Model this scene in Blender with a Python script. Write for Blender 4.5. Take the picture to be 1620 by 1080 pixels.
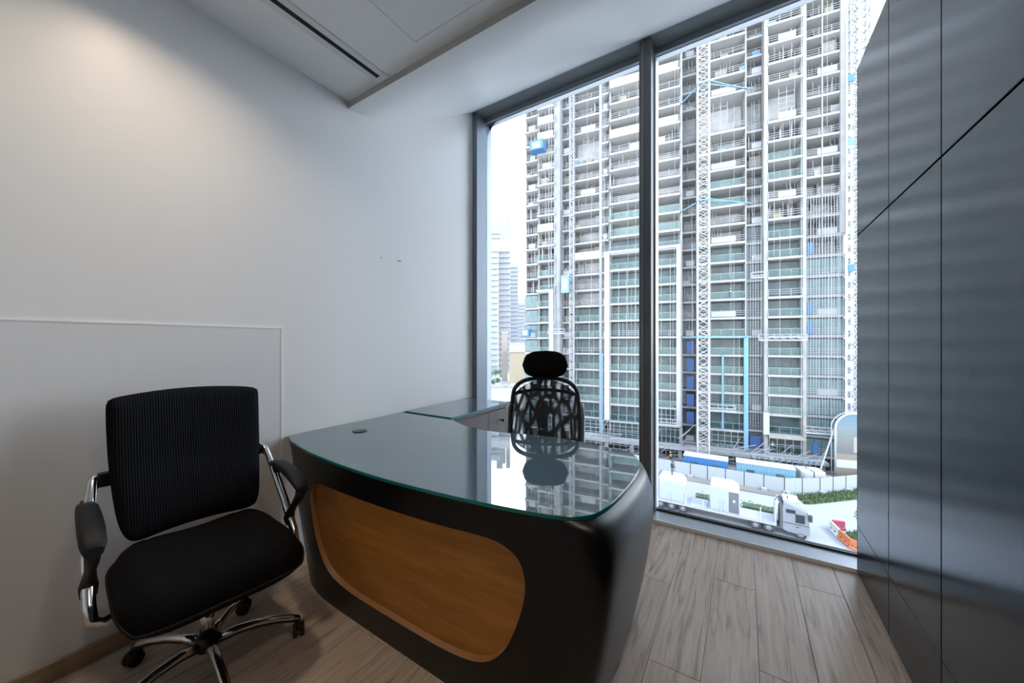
import bpy, bmesh, math, random
import numpy as np
from mathutils import Vector, Matrix
from mathutils.geometry import delaunay_2d_cdt

for o in list(bpy.data.objects): bpy.data.objects.remove(o)
scene = bpy.context.scene
COL = scene.collection
random.seed(7)
PI = math.pi

# ------------------------------------------------------------------ camera
CAM_H = 1.30; FPX = 576.0; YAW = math.radians(32.4); HORIZON = 543.0
cd = bpy.data.cameras.new('camera'); cam = bpy.data.objects.new('camera', cd); COL.objects.link(cam)
cd.sensor_width = 36.0; cd.lens = 36.0*FPX/1620.0; cd.shift_y = (HORIZON-540.0)/1620.0
cd.clip_start = 0.02; cd.clip_end = 3000
cam.location = (0, 0, CAM_H); cam.rotation_euler = (PI/2, 0, YAW)
scene.camera = cam

# ------------------------------------------------------------------ view
vs = scene.view_settings
vs.view_transform = 'Standard'; vs.look = 'None'; vs.exposure = 0.42; vs.gamma = 1.0; vs.use_curve_mapping = False

# ------------------------------------------------------------------ sky
SKY_STRENGTH = 6.0
w = bpy.data.worlds.new('hazy_sky'); scene.world = w; w.use_nodes = True
nt = w.node_tree; nt.nodes.clear()
tc = nt.nodes.new('ShaderNodeTexCoord'); sp = nt.nodes.new('ShaderNodeSeparateXYZ')
nt.links.new(tc.outputs['Generated'], sp.inputs[0])
cr = nt.nodes.new('ShaderNodeValToRGB'); nt.links.new(sp.outputs['Z'], cr.inputs[0])
els = cr.color_ramp.elements
els[0].position = 0.0; els[0].color = (0.93, 0.96, 1.0, 1)
els[1].position = 1.0; els[1].color = (0.45, 0.64, 1.0, 1)
e = els.new(0.25); e.color = (0.86, 0.92, 1.0, 1)
e = els.new(0.60); e.color = (0.66, 0.79, 1.0, 1)
bg = nt.nodes.new('ShaderNodeBackground'); bg.inputs['Strength'].default_value = SKY_STRENGTH
wo = nt.nodes.new('ShaderNodeOutputWorld')
nt.links.new(cr.outputs[0], bg.inputs[0]); nt.links.new(bg.outputs[0], wo.inputs[0])

# ------------------------------------------------------------------ sun (hazy, high over the open street to the right)
sd = bpy.data.lights.new('sun_offscreen', 'SUN'); sun = bpy.data.objects.new('sun_offscreen', sd); COL.objects.link(sun)
sd.energy = 3.0; sd.angle = math.radians(6); sd.color = (1.0, 0.96, 0.90)
sun.rotation_euler = Vector((-0.75, 0.08, -0.85)).to_track_quat('-Z', 'Y').to_euler()
sun.location = (60, 40, 70)

# ================================================================== helpers
FW = Vector((-math.sin(YAW), math.cos(YAW), 0)); RT = Vector((math.cos(YAW), math.sin(YAW), 0))
CP = Vector((0, 0, CAM_H))
GZ = -19.7                      # street level outside
def ray(u, v): return FW + RT*((u-810.0)/FPX) + Vector((0, 0, (HORIZON-v)/FPX))
def on_z(u, v, z): d = ray(u, v); return CP + d*((z-CAM_H)/d.z)
def on_y(u, v, y): d = ray(u, v); return CP + d*(y/d.y)
def at_depth(u, v, t): return CP + ray(u, v)*t
def ground(u, v): return on_z(u, v, GZ)

MATS = {}; ALBEDO = 1.0
def mat(name, color=(.8, .8, .8), rough=.5, metal=0.0, spec=.5, ior=1.5, coat=0.0, emit=None, alpha=None, var=0.0, noise=None, bump=None):
    """principled material; noise=(scale, amount[, stretch]) mottles the colour, bump=(scale, strength[, stretch])"""
    if name in MATS: return MATS[name]
    color = tuple(c*ALBEDO for c in color)
    m = bpy.data.materials.new(name); m.use_nodes = True; MATS[name] = m
    n = m.node_tree.nodes; l = m.node_tree.links
    b = n['Principled BSDF']
    b.inputs['Base Color'].default_value = (*color, 1); b.inputs['Roughness'].default_value = rough
    b.inputs['Metallic'].default_value = metal; b.inputs['IOR'].default_value = ior
    b.inputs['Specular IOR Level'].default_value = spec; b.inputs['Coat Weight'].default_value = coat
    if emit: b.inputs['Emission Color'].default_value = (*emit[0], 1); b.inputs['Emission Strength'].default_value = emit[1]
    m.diffuse_color = (*color, 1)
    def coords(stretch):
        t = n.new('ShaderNodeTexCoord'); mp = n.new('ShaderNodeMapping')
        mp.inputs['Scale'].default_value = stretch; l.new(t.outputs['Object'], mp.inputs[0]); return mp.outputs[0]
    if noise:
        st = noise[2] if len(noise) > 2 else (1, 1, 1)
        nz = n.new('ShaderNodeTexNoise'); nz.inputs['Scale'].default_value = noise[0]; nz.inputs['Detail'].default_value = 4
        l.new(coords(st), nz.inputs['Vector'])
        mr = n.new('ShaderNodeMapRange'); mr.inputs[1].default_value = .3; mr.inputs[2].default_value = .7
        mr.inputs[3].default_value = 1-noise[1]; mr.inputs[4].default_value = 1+noise[1]; l.new(nz.outputs[0], mr.inputs[0])
        mx = n.new('ShaderNodeVectorMath'); mx.operation = 'SCALE'; mx.inputs[0].default_value = color
        l.new(mr.outputs[0], mx.inputs['Scale'])
        l.new(mx.outputs[0], b.inputs['Base Color'])
    if bump:
        st = bump[2] if len(bump) > 2 else (1, 1, 1)
        nz = n.new('ShaderNodeTexNoise'); nz.inputs['Scale'].default_value = bump[0]; nz.inputs['Detail'].default_value = 3
        l.new(coords(st), nz.inputs['Vector'])
        bp = n.new('ShaderNodeBump'); bp.inputs['Strength'].default_value = bump[1]; bp.inputs['Distance'].default_value = .01
        l.new(nz.outputs[0], bp.inputs['Height']); l.new(bp.outputs[0], b.inputs['Normal'])
    return m

def glass_mat(name, tint=(.9, .95, .95), ior=1.45, rough=0.0):
    if name in MATS: return MATS[name]
    m = bpy.data.materials.new(name); m.use_nodes = True; MATS[name] = m
    n = m.node_tree.nodes; l = m.node_tree.links; n.clear()
    tr = n.new('ShaderNodeBsdfTransparent'); tr.inputs[0].default_value = (*tint, 1)
    gl = n.new('ShaderNodeBsdfGlossy'); gl.inputs['Roughness'].default_value = rough; gl.inputs[0].default_value = (1, 1, 1, 1)
    fr = n.new('ShaderNodeFresnel'); fr.inputs[0].default_value = ior
    mx = n.new('ShaderNodeMixShader'); ou = n.new('ShaderNodeOutputMaterial')
    l.new(fr.outputs[0], mx.inputs[0]); l.new(tr.outputs[0], mx.inputs[1]); l.new(gl.outputs[0], mx.inputs[2]); l.new(mx.outputs[0], ou.inputs[0])
    return m

class MB:
    """collects shapes into one mesh"""
    def __init__(s): s.v = []; s.f = []; s.mi = []; s.sm = []; s.cur = 0
    def add(s, vs_, fs, smooth=False):
        b = len(s.v); s.v += [tuple(p) for p in vs_]
        for q in fs: s.f.append([b+i for i in q]); s.mi.append(s.cur); s.sm.append(smooth)
        return s
    def box(s, x0, x1, y0, y1, z0, z1, M=None):
        vs_ = [Vector((x, y, z)) for z in (z0, z1) for y in (y0, y1) for x in (x0, x1)]
        if M: vs_ = [M @ p for p in vs_]
        return s.add(vs_, [(0, 2, 3, 1), (4, 5, 7, 6), (0, 1, 5, 4), (2, 6, 7, 3), (0, 4, 6, 2), (1, 3, 7, 5)])
    def bar(s, a, b, wd, ht=None, up=(0, 0, 1)):
        a = Vector(a); b = Vector(b); ht = ht or wd; d = (b-a).normalized(); up = Vector(up)
        if abs(d.dot(up)) > .99: up = Vector((0, 1, 0))
        x = d.cross(up).normalized()*wd/2; y = x.cross(d).normalized()*ht/2
        vs_ = [p+i*x+j*y for p in (a, b) for i, j in ((-1, -1), (1, -1), (1, 1), (-1, 1))]
        return s.add(vs_, [(0, 1, 2, 3), (7, 6, 5, 4), (0, 4, 5, 1), (1, 5, 6, 2), (2, 6, 7, 3), (3, 7, 4, 0)])
    def rings(s, rs, cap=True, closed=True, smooth=True):
        n = len(rs[0]); vs_ = [p for r in rs for p in r]; fs = []
        m = n if closed else n-1
        for i in range(len(rs)-1):
            for j in range(m):
                a, b = i*n+j, i*n+(j+1) % n; fs.append((a, b, b+n, a+n))
        s.add(vs_, fs, smooth)
        if cap and closed:
            b = len(s.v)-len(vs_)
            s.f.append([b+j for j in range(n)][::-1]); s.mi.append(s.cur); s.sm.append(False)
            s.f.append([b+(len(rs)-1)*n+j for j in range(n)]); s.mi.append(s.cur); s.sm.append(False)
        return s
    def tube(s, pts, r, seg=10, ry=None, smooth=True):
        pts = [Vector(p) for p in pts]; rs = []; prev = None
        for i, p in enumerate(pts):
            d = (pts[min(i+1, len(pts)-1)]-pts[max(i-1, 0)]).normalized()
            if prev is None:
                ref = Vector((0, 0, 1)) if abs(d.z) < .9 else Vector((0, 1, 0))
                x = d.cross(ref).normalized()
            else:
                x = (prev - d*prev.dot(d)).normalized()
            prev = x; y = d.cross(x)
            rr = r[i] if isinstance(r, (list, tuple)) else r
            r2 = (ry[i] if isinstance(ry, (list, tuple)) else ry) if ry else rr
            rs.append([p + x*rr*math.cos(2*PI*k/seg) + y*r2*math.sin(2*PI*k/seg) for k in range(seg)])
        return s.rings(rs, smooth=smooth)
    def lathe(s, prof, c=(0, 0, 0), seg=20, axis='z', smooth=True):
        c = Vector(c); rs = []
        for r, h in prof:
            ring = []
            for k in range(seg):
                a = 2*PI*k/seg; x, y = r*math.cos(a), r*math.sin(a)
                ring.append(c + (Vector((x, y, h)) if axis == 'z' else Vector((h, x, y)) if axis == 'x' else Vector((x, h, -y))))
            rs.append(ring)
        return s.rings(rs, smooth=smooth)
    def prism(s, pts, z0, z1, smooth=False):
        n = len(pts); vs_ = [(x, y, z0) for x, y in pts]+[(x, y, z1) for x, y in pts]
        fs = [tuple(range(n))[::-1], tuple(range(n, 2*n))]
        s.add(vs_, fs); b = len(s.v)-2*n
        for i in range(n):
            j = (i+1) % n; s.f.append([b+i, b+j, b+j+n, b+i+n]); s.mi.append(s.cur); s.sm.append(smooth)
        return s
    def ball(s, c, rx, ry, rz, nu=16, nv=10, p=1.0, M=None):
        c = Vector(c); rs = []
        sg = lambda t: math.copysign(abs(t)**p, t)
        for i in range(nv+1):
            ph = -PI/2 + PI*i/nv; ph = max(-PI/2+.02, min(PI/2-.02, ph))
            rs.append([c + Vector((rx*sg(math.cos(ph))*sg(math.cos(2*PI*k/nu)), ry*sg(math.cos(ph))*sg(math.sin(2*PI*k/nu)), rz*sg(math.sin(ph)))) for k in range(nu)])
        if M: rs = [[M @ q for q in r] for r in rs]
        return s.rings(rs)
    def build(s, name, m=None, parent=None, loc=None, rotz=0, bevel=0, subd=0, recalc=True):
        me = bpy.data.meshes.new(name); me.from_pydata(s.v, [], s.f)
        ms = m if isinstance(m, (list, tuple)) else [m]
        for q in ms: me.materials.append(q)
        for p, i, sm in zip(me.polygons, s.mi, s.sm): p.material_index = i; p.use_smooth = sm
        if recalc:
            bm = bmesh.new(); bm.from_mesh(me); bmesh.ops.recalc_face_normals(bm, faces=bm.faces); bm.to_mesh(me); bm.free()
        o = bpy.data.objects.new(name, me); COL.objects.link(o)
        if parent: o.parent = parent
        if loc is not None: o.location = loc
        o.rotation_euler.z = rotz
        if bevel:
            md = o.modifiers.new('bevel', 'BEVEL'); md.width = bevel; md.segments = 2; md.limit_method = 'ANGLE'; md.angle_limit = .6
        if subd:
            md = o.modifiers.new('sub', 'SUBSURF'); md.levels = subd; md.render_levels = subd
        return o

def tag(o, label=None, cat=None, group=None, kind=None):
    if label: o['label'] = label
    if cat: o['category'] = cat
    if group: o['group'] = group
    if kind: o['kind'] = kind
    return o
def thing(name, label, cat, loc=(0, 0, 0), rotz=0, group=None):
    o = bpy.data.objects.new(name, None); COL.objects.link(o); o.empty_display_size = .2
    o.location = loc; o.rotation_euler.z = rotz
    return tag(o, label, cat, group)
def share(src, parent=None, loc=None, rot=None, name=None):
    c = src.copy(); COL.objects.link(c); c.parent = parent if parent else src.parent
    if loc is not None: c.location = loc
    if rot is not None: c.rotation_euler = rot
    return c
def copy_tree(o, parent=None):
    c = o.copy(); COL.objects.link(c); c.parent = parent
    for ch in list(o.children): copy_tree(ch, c)
    return c
def fix_name(n): return n

# ================================================================== materials (interior)
M_wall = mat('white_plaster', (.87, .87, .865), .36, bump=(40, .015))
M_ceil = mat('ceiling_paint', (.85, .86, .85), .75)
M_soffit = mat('soffit_paint', (.91, .92, .91), .5)
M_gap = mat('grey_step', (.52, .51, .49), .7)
M_black = mat('black_plastic', (.012, .012, .013), .45)
M_rubber = mat('black_rubber', (.015, .015, .016), .6)
M_chrome = mat('chrome', (.75, .75, .75), .12, metal=1.0)
M_alu = mat('window_aluminium', (.33, .36, .39), .42, metal=.55)
M_alu_l = mat('light_aluminium', (.62, .65, .68), .4, metal=.4)
M_darkslot = mat('slot_black', (.008, .008, .008), .8)
M_wallsheet = mat('wall_sheet_white', (.80, .805, .81), .35)
M_white = mat('white_edge', (.97, .97, .97), .3)
M_skirt = mat('oak_skirting', (.36, .25, .16), .5, noise=(30, .15, (1, .15, 1)))
M_leather = mat('black_leatherette', (.004, .004, .0042), .32, spec=.35, bump=(220, .05))
M_glass = glass_mat('window_glass', (.94, .96, .97), 1.4)

def fabric(name, color, scale, strength, stretch=(1, 1, 1)):
    m = mat(name, color, .9, spec=.12)
    n = m.node_tree.nodes; l = m.node_tree.links
    t = n.new('ShaderNodeTexCoord'); mp = n.new('ShaderNodeMapping'); mp.inputs['Scale'].default_value = stretch
    wv = n.new('ShaderNodeTexWave'); wv.wave_type = 'BANDS'; wv.bands_direction = 'Y'; wv.inputs['Scale'].default_value = scale
    l.new(t.outputs['Object'], mp.inputs[0]); l.new(mp.outputs[0], wv.inputs['Vector'])
    bp = n.new('ShaderNodeBump'); bp.inputs['Strength'].default_value = strength; bp.inputs['Distance'].default_value = .004
    l.new(wv.outputs[0], bp.inputs['Height']); l.new(bp.outputs[0], n['Principled BSDF'].inputs['Normal'])
    return m
M_ribbed = fabric('ribbed_black_fabric', (.008, .010, .013), 38, .6)
M_seatfab = mat('black_seat_fabric', (.006, .0065, .0075), .85, spec=.12, bump=(500, .25))

# wood floor
def floor_material():
    m = bpy.data.materials.new('oak_laminate'); m.use_nodes = True
    n = m.node_tree.nodes; l = m.node_tree.links; b = n['Principled BSDF']
    t = n.new('ShaderNodeTexCoord'); oi = n.new('ShaderNodeObjectInfo')
    ad = n.new('ShaderNodeVectorMath'); ad.operation = 'ADD'
    sc = n.new('ShaderNodeMath'); sc.operation = 'MULTIPLY'; sc.inputs[1].default_value = 37.0; l.new(oi.outputs['Random'], sc.inputs[0])
    l.new(t.outputs['Object'], ad.inputs[0]); l.new(sc.outputs[0], ad.inputs[1])
    mp = n.new('ShaderNodeMapping'); mp.inputs['Scale'].default_value = (14, .9, 1); l.new(ad.outputs[0], mp.inputs[0])
    nz = n.new('ShaderNodeTexNoise'); nz.inputs['Scale'].default_value = 3.0; nz.inputs['Detail'].default_value = 8; nz.inputs['Distortion'].default_value = 1.2
    l.new(mp.outputs[0], nz.inputs['Vector'])
    cr = n.new('ShaderNodeValToRGB'); l.new(nz.outputs[0], cr.inputs[0])
    cr.color_ramp.elements[0].position = .28; cr.color_ramp.elements[0].color = (.31, .23, .17, 1)
    cr.color_ramp.elements[1].position = .72; cr.color_ramp.elements[1].color = (.61, .505, .42, 1)
    e = cr.color_ramp.elements.new(.46); e.color = (.50, .40, .325, 1)
    # sparse dark knots and cracks
    mp2 = n.new('ShaderNodeMapping'); mp2.inputs['Scale'].default_value = (22, 2.2, 1); l.new(ad.outputs[0], mp2.inputs[0])
    n2 = n.new('ShaderNodeTexNoise'); n2.inputs['Scale'].default_value = 1.3; n2.inputs['Detail'].default_value = 3; l.new(mp2.outputs[0], n2.inputs['Vector'])
    mr = n.new('ShaderNodeMapRange'); mr.inputs[1].default_value = .70; mr.inputs[2].default_value = .78; mr.inputs[3].default_value = 0; mr.inputs[4].default_value = .75
    l.new(n2.outputs[0], mr.inputs[0])
    mx = n.new('ShaderNodeMixRGB'); mx.inputs[2].default_value = (.09, .065, .05, 1); l.new(mr.outputs[0], mx.inputs[0]); l.new(cr.outputs[0], mx.inputs[1])
    # plank to plank tint
    m2 = n.new('ShaderNodeMapRange'); m2.inputs[3].default_value = .88; m2.inputs[4].default_value = 1.1; l.new(oi.outputs['Random'], m2.inputs[0])
    vm = n.new('ShaderNodeVectorMath'); vm.operation = 'SCALE'; l.new(mx.outputs[0], vm.inputs[0]); l.new(m2.outputs[0], vm.inputs['Scale'])
    l.new(vm.outputs[0], b.inputs['Base Color'])
    b.inputs['Roughness'].default_value = .42
    bp = n.new('ShaderNodeBump'); bp.inputs['Strength'].default_value = .08; bp.inputs['Distance'].default_value = .003
    l.new(nz.outputs[0], bp.inputs['Height']); l.new(bp.outputs[0], b.inputs['Normal'])
    return m
M_floor = floor_material()

def veneer_material():
    m = bpy.data.materials.new('orange_wood_veneer'); m.use_nodes = True
    n = m.node_tree.nodes; l = m.node_tree.links; b = n['Principled BSDF']
    t = n.new('ShaderNodeTexCoord'); mp = n.new('ShaderNodeMapping'); mp.inputs['Scale'].default_value = (2.2, 2, 22)
    l.new(t.outputs['Object'], mp.inputs[0])
    nz = n.new('ShaderNodeTexNoise'); nz.inputs['Scale'].default_value = 1.6; nz.inputs['Detail'].default_value = 6; nz.inputs['Distortion'].default_value = .8
    l.new(mp.outputs[0], nz.inputs['Vector'])
    cr = n.new('ShaderNodeValToRGB'); l.new(nz.outputs[0], cr.inputs[0])
    cr.color_ramp.elements[0].position = .3; cr.color_ramp.elements[0].color = (.42, .155, .024, 1)
    cr.color_ramp.elements[1].position = .7; cr.color_ramp.elements[1].color = (.58, .235, .045, 1)
    l.new(cr.outputs[0], b.inputs['Base Color']); b.inputs['Roughness'].default_value = .42
    return m
M_veneer = veneer_material()

def panel_material():
    m = bpy.data.materials.new('brushed_dark_metal'); m.use_nodes = True
    n = m.node_tree.nodes; l = m.node_tree.links; b = n['Principled BSDF']
    t = n.new('ShaderNodeTexCoord'); mp = n.new('ShaderNodeMapping'); mp.inputs['Scale'].default_value = (1, 30, .8)
    l.new(t.outputs['Object'], mp.inputs[0])
    nz = n.new('ShaderNodeTexNoise'); nz.inputs['Scale'].default_value = 1.5; nz.inputs['Detail'].default_value = 4; l.new(mp.outputs[0], nz.inputs['Vector'])
    cr = n.new('ShaderNodeValToRGB'); l.new(nz.outputs[0], cr.inputs[0])
    cr.color_ramp.elements[0].position = .3; cr.color_ramp.elements[0].color = (.023, .028, .034, 1)
    cr.color_ramp.elements[1].position = .7; cr.color_ramp.elements[1].color = (.030, .036, .043, 1)
    l.new(cr.outputs[0], b.inputs['Base Color'])
    b.inputs['Metallic'].default_value = .9; b.inputs['Roughness'].default_value = .20
    b.inputs['Anisotropic'].default_value = .8
    tg = n.new('ShaderNodeTangent'); tg.direction_type = 'RADIAL'; tg.axis = 'Z'; l.new(tg.outputs[0], b.inputs['Tangent'])
    return m
M_panel = panel_material()

# desk glass: sheet of green float glass over a dark top, strongly reflecting
M_deskglass = mat('desk_glass_top', (.095, .15, .18), .015, ior=2.3)
M_glassedge = mat('desk_glass_edge', (.006, .19, .18), .15, ior=1.5)
M_cab = mat('taupe_cabinet', (.13, .105, .095), .5, noise=(8, .08, (1, 1, .2)))
M_cabedge = mat('dark_cabinet_edge', (.035, .025, .025), .4)

# ================================================================== room shell
XL = -2.25; YW = 2.82; YG = 2.98; CZ = 2.93; XP = .545; YB = -1.7; XR = 2.7; HEAD = 3.56
# floor: base slab + planks
fl = tag(MB().box(XL-.2, XR+.2, YB-.2, 3.1, -.3, -.012).build('floor', mat('screed', (.2, .18, .16), .9)), kind='structure')
PW, PL = .192, 1.285
def plank_mesh(wd, ln):
    return MB().box(-wd/2+.0009, wd/2-.0009, -ln/2+.0009, ln/2-.0009, -.012, 0)
full = None; cache = {}
ix = 0; x = XL
while x < XR:
    x1 = min(x+PW, XR); wd = x1-x
    y = YB - (0.43*ix*PL) % PL - .2
    while y < YW-.03:
        y0 = max(y, YB); y1 = min(y+PL, YW-.03)
        if y1-y0 > .02:
            key = (round(wd, 3), round(y1-y0, 3))
            if key in cache:
                o = share(cache[key], fl)
            else:
                o = plank_mesh(wd, y1-y0).build('plank', M_floor, fl, bevel=.0012); cache[key] = o
            o.location = ((x+x1)/2, (y0+y1)/2, 0)
        y += PL
    x = x1; ix += 1

# left wall (behind the desk), back wall, far right wall
tag(MB().box(XL-.25, XL, YB-.2, YW+.04, -.3, 3.75).build('wall_left', M_wall), kind='structure')
tag(MB().box(XL-.25, XR+.25, YB-.25, YB, -.3, 3.75).build('wall_back', M_wall), kind='structure')
tag(MB().box(XR, XR+.25, YB-.2, YW+.2, -.3, 3.75).build('wall_far', M_wall), kind='structure')
tag(MB().box(XL, XL+.014, YB, 1.06, 0, .075).build('baseboard_left', M_skirt, bevel=.002), kind='structure')
tag(MB().box(XL, XP, YB, YB+.014, 0, .075).build('baseboard_back', M_skirt, bevel=.002), kind='structure')
# ceiling: flat part with a hanging step, then a soffit that curves up to the window head
YS = 1.483
ce = tag(MB().box(XL, XR, YB, YS, CZ, CZ+.3).build('ceiling', M_ceil), kind='structure')
prof = [(YS, 2.887), (1.53, 2.889), (1.58, 2.897), (1.64, 2.912), (1.70, 2.935), (1.78, 2.972), (1.90, 3.032), (2.10, 3.14), (2.45, 3.34), (YW-.02, HEAD)]
# smooth the profile
pr2 = []
for i in range(len(prof)-1):
    p0 = prof[max(i-1, 0)]; p1 = prof[i]; p2 = prof[i+1]; p3 = prof[min(i+2, len(prof)-1)]
    for k in range(4):
        t = k/4
        f = lambda a, b, c, d: .5*((2*b)+(-a+c)*t+(2*a-5*b+4*c-d)*t*t+(-a+3*b-3*c+d)*t**3)
        pr2.append((f(p0[0], p1[0], p2[0], p3[0]), f(p0[1], p1[1], p2[1], p3[1])))
pr2.append(prof[-1])
mb = MB(); n = len(pr2)
mb.add([(xx, y, z) for xx in (XL, XR) for y, z in pr2], [(i, i+1, n+i+1, n+i) for i in range(n-1)], True)
mb.add([(xx, y, z) for xx in (XL, XR) for y, z in [(YS, CZ+.3), (YW-.02, CZ+.75)]], [(0, 1, 3, 2)])
for k, xx in enumerate((XL, XR)):
    mb.add([(xx, y, z) for y, z in pr2]+[(xx, YW-.02, CZ+.75), (xx, YS, CZ+.3)], [tuple(range(n+2))])
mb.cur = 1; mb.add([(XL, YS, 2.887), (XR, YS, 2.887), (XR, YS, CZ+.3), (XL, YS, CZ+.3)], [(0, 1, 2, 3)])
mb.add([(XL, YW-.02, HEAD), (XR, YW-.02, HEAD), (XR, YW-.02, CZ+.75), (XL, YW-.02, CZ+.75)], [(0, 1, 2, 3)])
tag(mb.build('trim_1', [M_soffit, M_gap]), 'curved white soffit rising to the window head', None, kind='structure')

# window wall
M_head = mat('window_head_grey', (.20, .225, .235), .55)
win = thing('window_1', 'tall aluminium framed office window', None); tag(win, kind='structure')
MB().box(XL-.25, XR+.2, YW-.02, YG+.12, HEAD, HEAD+.45).build('head', M_head, win)
MB().box(XL-.25, XR+.2, YG-.03, YG+.05, HEAD-.045, HEAD).build('top_rail', M_alu, win)
MB().box(XL-.25, XL+.055, YW, YG+.08, -.3, HEAD).build('jamb', mat('jamb_aluminium', (.20, .24, .29), .4, metal=.3), win)
MB().box(XR-.05, XR+.2, YW, YG+.08, -.3, HEAD).build('jamb', M_alu, win)
MULL = [(-.66, -.574), (.93, 1.016)]
M_mull = mat('mullion_grey', (.15, .155, .165), .45)
for a, b in MULL:
    mo = MB().box(a, b, YW, YG+.06, .0, HEAD-.001).build('mullion', M_mull, win, bevel=.003)
    MB().box(a+.022, a+.030, YW-.006, YW, .0, HEAD-.002).build('bead', M_alu, mo)
    MB().box(b, b+.012, YG-.05, YG+.05, .02, HEAD-.05).build('gasket', M_alu_l, mo)
    MB().box(a-.012, a, YG-.05, YG+.05, .02, HEAD-.05).build('gasket', M_alu_l, mo)
MB().box(XL-.25, XR+.2, YW-.03, YG+.015, -.3, .018).build('sill', mat('sill_aluminium', (.42, .47, .52), .38, metal=.4), win)
MB().box(XL+.05, XR, YW-.036, YW-.028, -.012, .022).build('sill_edge', M_white, win)
MB().box(XL+.05, XR, YG-.02, YG+.02, .018, .03).build('bottom_gasket', M_black, win)
edges = [XL+.055, MULL[0][0], MULL[0][1], MULL[1][0], MULL[1][1], XR-.05]
for i in (0, 2, 4):
    MB().box(edges[i], edges[i+1], YG-.006, YG+.006, .03, HEAD-.045).build('pane', M_glass, win)

# right partition: brushed metal panels with open joints
wr = tag(MB().box(XP+.014, XP+.06, YB, 2.775, 0, 2.85).build('wall_right', mat('partition_core', (.01, .01, .01), .8)), kind='structure')
ys = [2.785, 2.258, 1.75, 1.24, .73, .22, -.29, -.80, -1.31, YB]
zs = [.004, .272, 1.908, 2.852]
for i in range(len(ys)-1):
    for j in range(3):
        g = .003
        MB().box(XP, XP+.016, ys[i+1]+g, ys[i]-(g if i else 0), zs[j]+g*(.4 if j < 2 else 1.3), zs[j+1]-g*(.4 if j == 0 else 1.3 if j == 1 else 0)).build('panel', M_panel, wr, bevel=.0015)
MB().box(XP, XP+.075, 2.775, 2.787, 0, 2.852).build('end_cap', M_panel, wr)
MB().box(XP+.06, XP+.075, YB, 2.775, 0, 2.852).build('rear_lining', M_panel, wr)

# thin white sheet fixed on the left wall
ws = thing('wall_sheet', 'thin pale sheet with white edges fixed flat on the plaster wall', 'wall panel', (XL, 0, 0))
MB().box(.0, .003, YB+.02, 1.058, .076, 1.386).build('sheet', M_wallsheet, ws)
MB().box(.0, .005, YB+.02, 1.066, 1.384, 1.392).build('edge_strip', M_white, ws)
MB().box(.0, .005, 1.057, 1.066, .076, 1.384).build('edge_strip', M_white, ws)
# two screws left in the wall
def screw(y, z, r, label):
    o = MB().lathe([(.002, 0), (.002, .012), (r, .012), (r, .015), (.001, .017)], (XL, y, z), 10, axis='x').build('wall_screw', mat('dark_screw', (.05, .05, .05), .4, metal=.7))
    tag(o, label, 'screw')
screw(1.911, 1.936, .0045, 'dark screw with the larger head, left in the white wall')
screw(1.742, 1.928, .0022, 'tiny dark screw tip sticking out of the white wall')

# ceiling slot diffuser
df = thing('slot_diffuser', 'long black linear air slot with white flanges in the ceiling', 'air vent', (-1.88, 0, CZ))
MB().box(-.015, .015, -.6, 1.44, -.0035, 0).build('slot', M_darkslot, df)
M_flange = mat('flange_white', (.72, .73, .73), .6)
MB().box(-.055, -.015, -.6, 1.44, -.005, 0).build('flange', M_flange, df, bevel=.001)
MB().box(.015, .055, -.6, 1.44, -.005, 0).build('flange', M_flange, df, bevel=.001)
MB().prism([(-.055, 1.44), (.055, 1.44), (.06, 1.475), (-.05, 1.475)], -.005, 0).build('end_cap', M_white, df)
# access hatch
ah = thing('access_hatch', 'square plastered access hatch set flush in the ceiling', 'hatch', (-1.5, 1.385, CZ))
MB().box(.004, .596, -.596, -.004, -.0015, 0).build('hatch_leaf', M_ceil, ah)
for bx in [(0, .004, -.6, 0), (.596, .6, -.6, 0), (0, .6, -.004, 0), (0, .6, -.6, -.596)]:
    MB().box(*bx, -.0035, 0).build('hatch_frame', M_flange, ah)

# the two warm ceiling downlights above the camera: the window glass mirrors both, one also glows on the plaster wall
def downlight(x, y, power, color, label, lamp_name):
    t = thing('downlight', label, 'ceiling light', (x, y, CZ))
    MB().lathe([(.085, -.006), (.10, -.006), (.10, 0), (.085, 0)], (0, 0, 0), 28).build('trim_ring', M_white, t)
    MB().lathe([(.001, -.002), (.08, -.002), (.08, 0), (.001, 0)], (0, 0, 0), 28).build('lens', mat('lamp_lens', (.9, .9, .9), .5, emit=((1, .84, .48), 18)), t)
    ld = bpy.data.lights.new(lamp_name, 'AREA'); ld.shape = 'DISK'; ld.size = .16; ld.energy = power; ld.color = color
    ld.spread = math.radians(136)
    lo = bpy.data.objects.new(lamp_name, ld); COL.objects.link(lo); lo.parent = t; lo.location = (0, 0, -.012)
    return t
WARM = (1.0, .80, .58)
downlight(-1.66, .46, 4.6, WARM, 'round warm recessed downlight nearest the plaster wall', 'ceiling_lamp_wall_side_offscreen')
downlight(.18, .40, 4.6, WARM, 'round warm recessed downlight nearest the metal panels', 'ceiling_lamp_panel_side_offscreen')

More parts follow.
